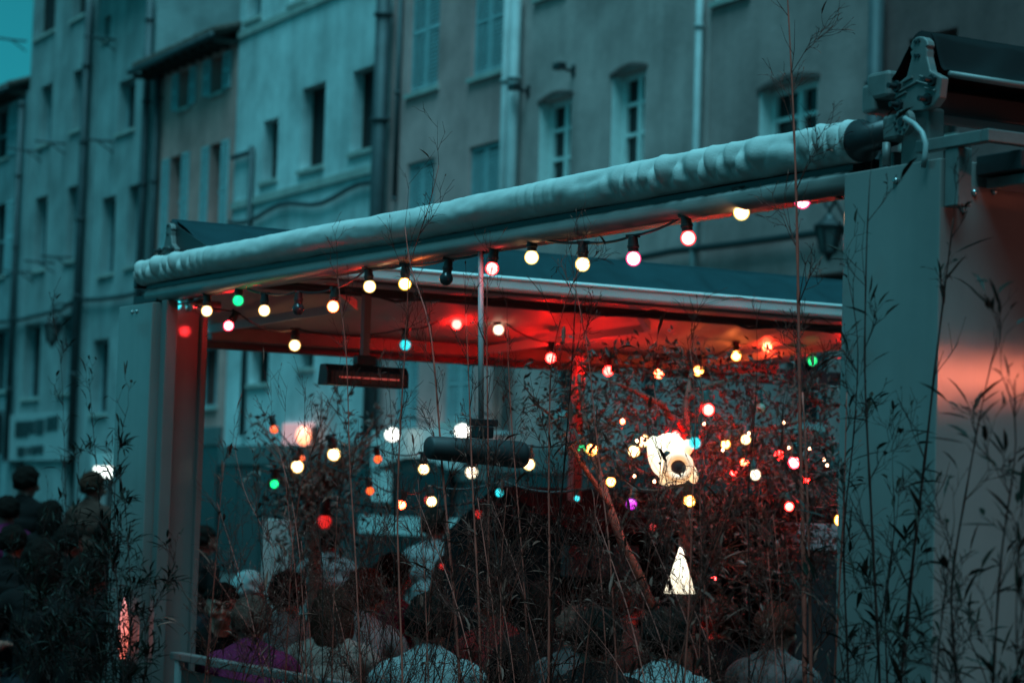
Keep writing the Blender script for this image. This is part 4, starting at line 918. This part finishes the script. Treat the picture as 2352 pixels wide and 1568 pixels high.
def person(px, py, Y, pose, yaw, sh_m, hair, hm, label, skin=None, leg=None, group='diners on the terrace'):
    body, hd = BODY[pose]; R = Matrix.Rotation(math.radians(yaw), 4, 'Z'); p = at(px, py, Y)
    k = max(.88, min(1.12, (p.z - GZ) / hd.z)); off = (R @ hd) * k
    M = Matrix.Translation(V((p.x - off.x, p.y - off.y, GZ))) @ R @ Matrix.Scale(k, 4)
    r = inst(body, 'person', M, None, [skin or M_skin, sh_m, leg or M_jean, M_shoe]); tag(r, label, 'person', group)
    inst(HAIR[hair], 'hair' if hair != 'cap' else 'cap', M @ Matrix.Translation(hd), r, hm)
    for s in (-1, 1): inst(EYEM, 'eye', M @ Matrix.Translation(hd + V((s * .033, -.079, .012))), r)
    inst(LIPM, 'mouth', M @ Matrix.Translation(hd + V((0, -.079, -.060))), r)
    return r
S_w = shirt('white', (.21, .21, .21)); S_p = shirt('purple', (.12, .011, .045)); S_d = shirt('dark', (.010, .007, .007)); S_g = shirt('grey', (.08, .07, .07)); S_pr = shirt('print', (.24, .16, .14)); S_m = shirt('magenta', (.12, .012, .05)); S_b = shirt('brown', (.07, .03, .024)); S_r = shirt('red', (.25, .05, .05)); S_c = shirt('cyan', (.26, .36, .36))
person(575, 1432, 11.35, 'bent', 190, S_p, 'crop', H_gr, 'man in a purple shirt with a shaved head, back turned, by the railing', M_skin2)
person(510, 1396, 12.9, 'sit', 8, S_d, 'bun', H_bk, 'dark haired woman facing the camera beside the left column')
person(765, 1412, 11.7, 'sit', 175, S_pr, 'long', H_br, 'person with long brown hair seen from behind in a pale top')
person(660, 1372, 13.0, 'sit', 180, S_w, 'short', H_bk, 'person in a white shirt sitting behind the shaved head')
person(842, 1372, 12.4, 'bent', 160, S_w, 'short', H_br, 'person in a white shirt right of the long brown hair')
person(985, 1440, 10.2, 'bent', 185, S_w, 'short', H_bk, 'broad person in a white shirt hunched over, back to the camera')
person(1368, 1476, 9.6, 'sit', 178, S_d, 'short', H_bk, 'dark haired person in black, large and close to the bamboo')
person(1325, 1452, 11.6, 'sit', 150, S_g, 'crop', H_gr, 'grey haired person left of the large dark head')
person(1530, 1476, 9.9, 'bent', 170, S_w, 'short', H_bk, 'person in a white T-shirt at the bottom edge below the cone lamp')
person(1785, 1450, 11.4, 'sit', 150, S_g, 'short', H_br, 'person in grey with brown hair near the right column')
person(1235, 1400, 12.2, 'sit', 200, S_d, 'long', H_bk, 'person in dark clothes with long black hair at centre')
person(1130, 1388, 12.8, 'sit', 215, S_r, 'short', H_bk, 'person in a dull red top at centre, back turned')
person(1650, 1432, 12.3, 'sit', 190, S_d, 'bun', H_br, 'person in dark clothes with hair tied up right of the cone lamp')
person(573, 1364, 14.2, 'sit', 150, S_d, 'cap', S_c, 'person wearing a pale cap behind the shaved head')
person(905, 1330, 14.0, 'sit', 150, S_m, 'short', H_bk, 'person in a dark magenta top sitting further back')
person(1440, 1395, 12.6, 'sit', 150, S_b, 'short', H_br, 'person in brown by the leaning trunk')
gs = 'people standing in the square'
person(62, 1112, 20.0, 'stand', 160, S_d, 'short', H_bk, 'tall dark standing person below the shop sign', M_skin2, group=gs)
person(118, 1188, 18.5, 'stand', 170, S_d, 'long', H_bk, 'standing person in black beside the tallest dark figure', M_skin2, group=gs)
person(14, 1178, 18.5, 'stand', 200, S_m, 'short', H_bk, 'standing person in magenta at the left edge', M_skin2, group=gs)
person(215, 1122, 21.0, 'stand', 150, S_b, 'short', H_br, 'standing person in brown under the bright box lamp', M_skin2, group=gs)
for x, y, Y, yw, hr, lb in ((30, 1262, 14.5, 170, 'short', 'dark clothed person low at the left edge in front of the standing group'), (92, 1292, 14.0, 200, 'long', 'dark clothed person with long hair below the standing group'), (160, 1252, 15.0, 150, 'short', 'dark clothed person right of the standing group'), (250, 1235, 15.5, 185, 'bun', 'dark clothed person with tied hair behind the leafy clump'), (205, 1330, 13.6, 165, 'short', 'dark clothed person low behind the leafy clump')):
    person(x, y, Y, 'stand' if y < 1280 else 'sit', yw, S_d, hr, H_bk, lb, M_skin2, group=gs)
person(470, 1252, 17.0, 'stand', 130, S_d, 'short', H_bk, 'person in dark clothes standing right of the left column', M_skin2, group=gs)
person(750, 1240, 15.5, 'stand', 200, S_w, 'short', H_bk, 'person in a white shirt standing behind the pale board', M_skin2, group=gs)
person(1000, 1212, 16.5, 'stand', 160, S_w, 'short', H_bk, 'person in a white shirt standing at centre behind the diners', M_skin2, group=gs)
person(1082, 1228, 15.5, 'stand', 170, S_d, 'long', H_bk, 'standing person in dark clothes right of the centre white shirt', M_skin2, group=gs)

# ------------------------------------------------------------------ bamboo screen in front of the terrace
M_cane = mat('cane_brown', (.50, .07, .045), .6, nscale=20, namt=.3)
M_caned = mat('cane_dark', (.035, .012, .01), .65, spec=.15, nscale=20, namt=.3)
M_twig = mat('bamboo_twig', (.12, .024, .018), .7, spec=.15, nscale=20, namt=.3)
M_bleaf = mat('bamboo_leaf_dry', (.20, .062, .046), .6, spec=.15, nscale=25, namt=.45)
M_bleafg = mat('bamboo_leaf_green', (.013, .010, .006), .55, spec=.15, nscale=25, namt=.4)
def blade(mb, p, d, L, wdt):
    """a narrow, folded, drooping leaf"""
    d = d.normalized(); s = d.cross(ZV + rv() * .5); s = s.normalized() if s.length > 1e-4 else V((1, 0, 0))
    droop = V((0, 0, -L * random.uniform(.05, .35))); n = s.cross(d) * wdt * .6
    a, b, c = p + d * L * .3 + droop * .1, p + d * L * .65 + droop * .45, p + d * L + droop
    mb.add([p, a + s * wdt + n, a, a - s * wdt + n, b + s * wdt * .8 + n, b, b - s * wdt * .8 + n, c], [(0, 1, 2), (0, 2, 3), (1, 4, 5, 2), (2, 5, 6, 3), (4, 7, 5), (5, 7, 6)])
def spray(tw, lf, p, d, L, r, depth, leafy, fan=1.0):
    """a twig that forks towards its end"""
    d = d.normalized(); q = p + d * L * .5 + rv() * L * .05; e = q + (d + V((0, 0, .12))).normalized() * L * .5 + rv() * L * .06
    tw.tube([p, q, e], [r, r * .8, r * .45], 3, caps=False)
    if depth > 0:
        n = random.choice((2, 3, 3, 4)) if depth > 1 else random.choice((1, 2, 2, 3))
        for k in range(n):
            t = random.uniform(.3, 1); b = p.lerp(q, t * 2) if t < .5 else q.lerp(e, t * 2 - 1)
            ax = d.cross(rv()); ax = ax.normalized() if ax.length > 1e-3 else V((1, 0, 0))
            nd = Matrix.Rotation(random.uniform(.4, .85) * fan, 3, ax) @ d
            nd = (nd + V((0, 0, .12))).normalized()
            spray(tw, lf, b, nd, L * random.uniform(.4, .7), max(.0009, r * .7), depth - 1, leafy, fan)
    else:
        k = random.random()
        if k < leafy: blade(lf, e, d + rv() * .7, random.uniform(.03, .12) * random.choice((.7, 1, 1)), random.uniform(.003, .0075))
        elif k < .7: blade(lf, e - d * .004, d + rv() * .15, random.uniform(.012, .028), .0017)     # closed bud sheath
def bamboo(label, canes, b0, green=False):
    """canes: (pixel path from low to high, radius, leafiness, twig start height fraction, twig length)"""
    x0 = canes[0][0][0]; base = None; objs = []
    tw, lf = MB(), MB(); todo = []
    for (path, rad, leafy, tstart, tl) in canes:
        b = b0 + random.uniform(-.14, .14)
        pts = [W(*(lambda q: (q[0], b, q[1]))(ab(x, y, b))) for x, y in path]
        d = (pts[0] - pts[1]).normalized(); d = (d * .35 + V((0, 0, -1)) * .65).normalized() if d.z < 0 else V((0, 0, -1))
        g = pts[0] + d * ((pts[0].z - GZ) / max(.2, -d.z))
        pts = [g] + pts
        # resample to nodes
        fine = [pts[0]]; 
        for i in range(len(pts) - 1):
            L = (pts[i + 1] - pts[i]).length; n = max(1, int(L / .05))
            for k in range(1, n + 1): fine.append(pts[i].lerp(pts[i + 1], k / n))
        # smooth
        for _ in range(3): fine = [fine[0]] + [(fine[i - 1] + fine[i] * 2 + fine[i + 1]) / 4 for i in range(1, len(fine) - 1)] + [fine[-1]]
        N = len(fine); radii = []; P2 = []; acc = 0; nodes = []; nxt = .10
        for i in range(N):
            t = i / (N - 1); r = rad * (1 - .78 * t ** 1.6); P2.append(fine[i]); 
            if i: acc += (fine[i] - fine[i - 1]).length
            if acc > nxt: nodes.append((i, r)); nxt = acc + random.uniform(.11, .17); radii.append(r * 1.35)
            else: radii.append(r)
        todo.append((P2, radii))
        if base is None: base = g
        zig = random.choice((-1, 1))
        for (i, r) in nodes:
            z = fine[i].z
            if z < tstart: continue
            zig = -zig; t = i / N
            for m in range(random.choice((2, 2, 3, 3)) if t < .93 else 1):
                ang = random.uniform(-.9, .9) + (0 if zig > 0 else math.pi)
                out = DP * math.cos(ang) * .9 + NP * math.sin(ang) * .5
                up = fine[min(i + 1, N - 1)] - fine[i - 1]; up = up.normalized()
                dd = (up * random.uniform(.6, 1.1) + out * random.uniform(.45, 1.0)).normalized()
                spray(tw, lf, fine[i], dd, tl * random.uniform(.5, 1.15) * (1.05 - .55 * t), max(.0014, min(.0026, r * .5)), random.choice((1, 2, 2, 3)), leafy)
        spray(tw, lf, fine[-1], V((0, 0, 1)) + rv() * .15, tl * .6, max(.0009, radii[-1] * .8), 2, leafy)
    root = thing('bamboo_plant', label, 'bamboo', base, 'bamboo plants screening the terrace')
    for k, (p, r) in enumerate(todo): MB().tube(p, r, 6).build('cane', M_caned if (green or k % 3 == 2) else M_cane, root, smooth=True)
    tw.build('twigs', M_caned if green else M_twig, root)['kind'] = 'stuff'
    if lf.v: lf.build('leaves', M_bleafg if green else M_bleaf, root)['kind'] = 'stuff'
    return root
def fill(x0, x1, n, ytop, rad=(.0022, .0045), leafy=.012, ts=.6, tl=(.2, .38)):
    out = []; n = int(n * 1.15)
    for k in range(n):
        x = x0 + (x1 - x0) * (k + random.random()) / n; lean = random.uniform(-170, 170); yt = random.uniform(*ytop)
        out.append(([(x, 1600), (x + lean * .4, (1600 + yt) / 2), (x + lean, yt)], random.uniform(*rad), leafy, ts, random.uniform(*tl)))
    return out
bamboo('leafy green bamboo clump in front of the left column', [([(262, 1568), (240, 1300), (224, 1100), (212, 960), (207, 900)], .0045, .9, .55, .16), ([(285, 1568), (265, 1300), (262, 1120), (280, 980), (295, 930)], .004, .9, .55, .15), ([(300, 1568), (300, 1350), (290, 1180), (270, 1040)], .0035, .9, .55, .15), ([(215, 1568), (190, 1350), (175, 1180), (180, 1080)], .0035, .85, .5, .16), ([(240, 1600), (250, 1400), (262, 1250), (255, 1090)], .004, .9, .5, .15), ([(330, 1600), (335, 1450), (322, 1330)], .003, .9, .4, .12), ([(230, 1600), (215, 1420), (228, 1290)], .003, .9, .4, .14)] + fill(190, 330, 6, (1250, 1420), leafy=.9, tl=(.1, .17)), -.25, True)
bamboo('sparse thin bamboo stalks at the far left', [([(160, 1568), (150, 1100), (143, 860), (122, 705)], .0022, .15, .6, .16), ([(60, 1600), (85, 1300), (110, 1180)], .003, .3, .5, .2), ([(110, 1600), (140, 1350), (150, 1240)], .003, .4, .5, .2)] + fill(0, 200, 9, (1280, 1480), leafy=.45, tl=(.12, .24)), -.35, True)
bamboo('bamboo with red canes at the left end of the railing', [([(470, 1568), (495, 1300), (506, 1150), (515, 1060)], .003, 0.120, .75, .14), ([(545, 1600), (600, 1400), (640, 1280), (560, 1130), (535, 1010)], .0025, 0.090, .8, .17), ([(430, 1600), (440, 1490)], .003, 0.180, .5, .14)] + fill(440, 620, 6, (1240, 1460), leafy=0.056), -.2)
bamboo('bushy twigged bamboo left of centre', [([(655, 1568), (668, 1300), (690, 1110), (735, 980), (775, 880)], .004, 0.030, .6, .30), ([(705, 1568), (690, 1280), (672, 1150), (640, 1030), (625, 985)], .003, 0.030, .6, .26), ([(740, 1600), (742, 1300), (720, 1120), (700, 990)], .003, 0.030, .6, .28), ([(830, 1568), (815, 1250), (803, 1068), (797, 820), (776, 640)], .0042, 0.018, .85, .26)] + fill(600, 860, 13, (1050, 1330), leafy=0.022), -.2)
bamboo('tall bamboo crossing the awning roll left of the pole', [([(925, 1568), (912, 1200), (916, 1034), (932, 770), (940, 600), (985, 480), (1008, 380)], .0045, 0.036, .9, .26), ([(1057, 1568), (1040, 1340), (1017, 1091), (1003, 900), (988, 740), (940, 610), (930, 520)], .0064, 0.015, .95, .27), ([(895, 1600), (905, 1350), (907, 1091), (895, 900)], .0036, 0.015, .7, .26), ([(985, 1600), (975, 1300), (960, 1100)], .003, 0.024, .6, .26)] + fill(850, 1030, 9, (1060, 1320)), -.22)
bamboo('dense red caned bamboo at the thin pole', [([(1105, 1568), (1100, 1400), (1084, 1091), (1078, 900), (1070, 720)], .0055, 0.018, .9, .24), ([(1121, 1568), (1122, 1300), (1122, 1091), (1118, 800), (1119, 640)], .0058, 0.018, .9, .24), ([(1175, 1568), (1160, 1400), (1127, 1161), (1110, 1000)], .0052, 0.090, .8, .24), ([(1150, 1600), (1150, 1300), (1165, 1120)], .0035, 0.150, .7, .2)] + fill(1040, 1200, 8, (1080, 1330), leafy=0.098), -.24)
bamboo('bamboo with forked top right of the thin pole', [([(1215, 1568), (1205, 1350), (1184, 1091), (1170, 900), (1165, 760)], .0048, 0.030, .85, .24), ([(1260, 1568), (1262, 1300), (1260, 1091), (1264, 830), (1300, 680), (1330, 620)], .0052, 0.042, .85, .27), ([(1262, 1600), (1275, 1304), (1294, 1091), (1310, 900), (1322, 690)], .0056, 0.030, .85, .27), ([(1420, 1600), (1400, 1250), (1379, 1090), (1350, 800), (1318, 640)], .0042, 0.030, .85, .24)] + fill(1190, 1420, 9, (1060, 1330), leafy=0.056), -.2)
bamboo('bamboo in front of the glowing animal head lantern', [([(1465, 1600), (1480, 1350), (1510, 1150), (1525, 1010), (1500, 880)], .0035, 0.090, .75, .20), ([(1570, 1600), (1585, 1350), (1590, 1150), (1600, 940), (1585, 800)], .0038, 0.090, .75, .22), ([(1590, 1600), (1600, 1400), (1645, 1250), (1660, 1100)], .0035, 0.105, .6, .2), ([(1520, 1600), (1545, 1420), (1530, 1300)], .003, 0.135, .55, .18), ([(1635, 1600), (1618, 1350), (1605, 1200), (1620, 900), (1590, 780)], .0034, 0.060, .75, .2)] + fill(1440, 1680, 10, (1120, 1400), leafy=0.112), -.24)
bamboo('single tall bamboo with bare knotted canes left of the right column', [([(1863, 1568), (1858, 1250), (1850, 1005), (1843, 900)], .0078, 0.015, 1.0, .22), ([(1849, 1568), (1845, 1250), (1838, 1005), (1834, 700), (1829, 440), (1822, 250), (1814, 90), (1806, -60)], .0074, 0.036, 1.15, .27), ([(1720, 1600), (1722, 1300), (1715, 1150), (1735, 950), (1740, 800)], .0036, 0.024, .8, .22), ([(1915, 1600), (1930, 1300), (1938, 1180), (1945, 900)], .0046, 0.060, .7, .2), ([(1800, 1600), (1790, 1300), (1775, 1180)], .003, 0.030, .6, .22)] + fill(1690, 1830, 4, (1100, 1380), leafy=0.034), -.26)
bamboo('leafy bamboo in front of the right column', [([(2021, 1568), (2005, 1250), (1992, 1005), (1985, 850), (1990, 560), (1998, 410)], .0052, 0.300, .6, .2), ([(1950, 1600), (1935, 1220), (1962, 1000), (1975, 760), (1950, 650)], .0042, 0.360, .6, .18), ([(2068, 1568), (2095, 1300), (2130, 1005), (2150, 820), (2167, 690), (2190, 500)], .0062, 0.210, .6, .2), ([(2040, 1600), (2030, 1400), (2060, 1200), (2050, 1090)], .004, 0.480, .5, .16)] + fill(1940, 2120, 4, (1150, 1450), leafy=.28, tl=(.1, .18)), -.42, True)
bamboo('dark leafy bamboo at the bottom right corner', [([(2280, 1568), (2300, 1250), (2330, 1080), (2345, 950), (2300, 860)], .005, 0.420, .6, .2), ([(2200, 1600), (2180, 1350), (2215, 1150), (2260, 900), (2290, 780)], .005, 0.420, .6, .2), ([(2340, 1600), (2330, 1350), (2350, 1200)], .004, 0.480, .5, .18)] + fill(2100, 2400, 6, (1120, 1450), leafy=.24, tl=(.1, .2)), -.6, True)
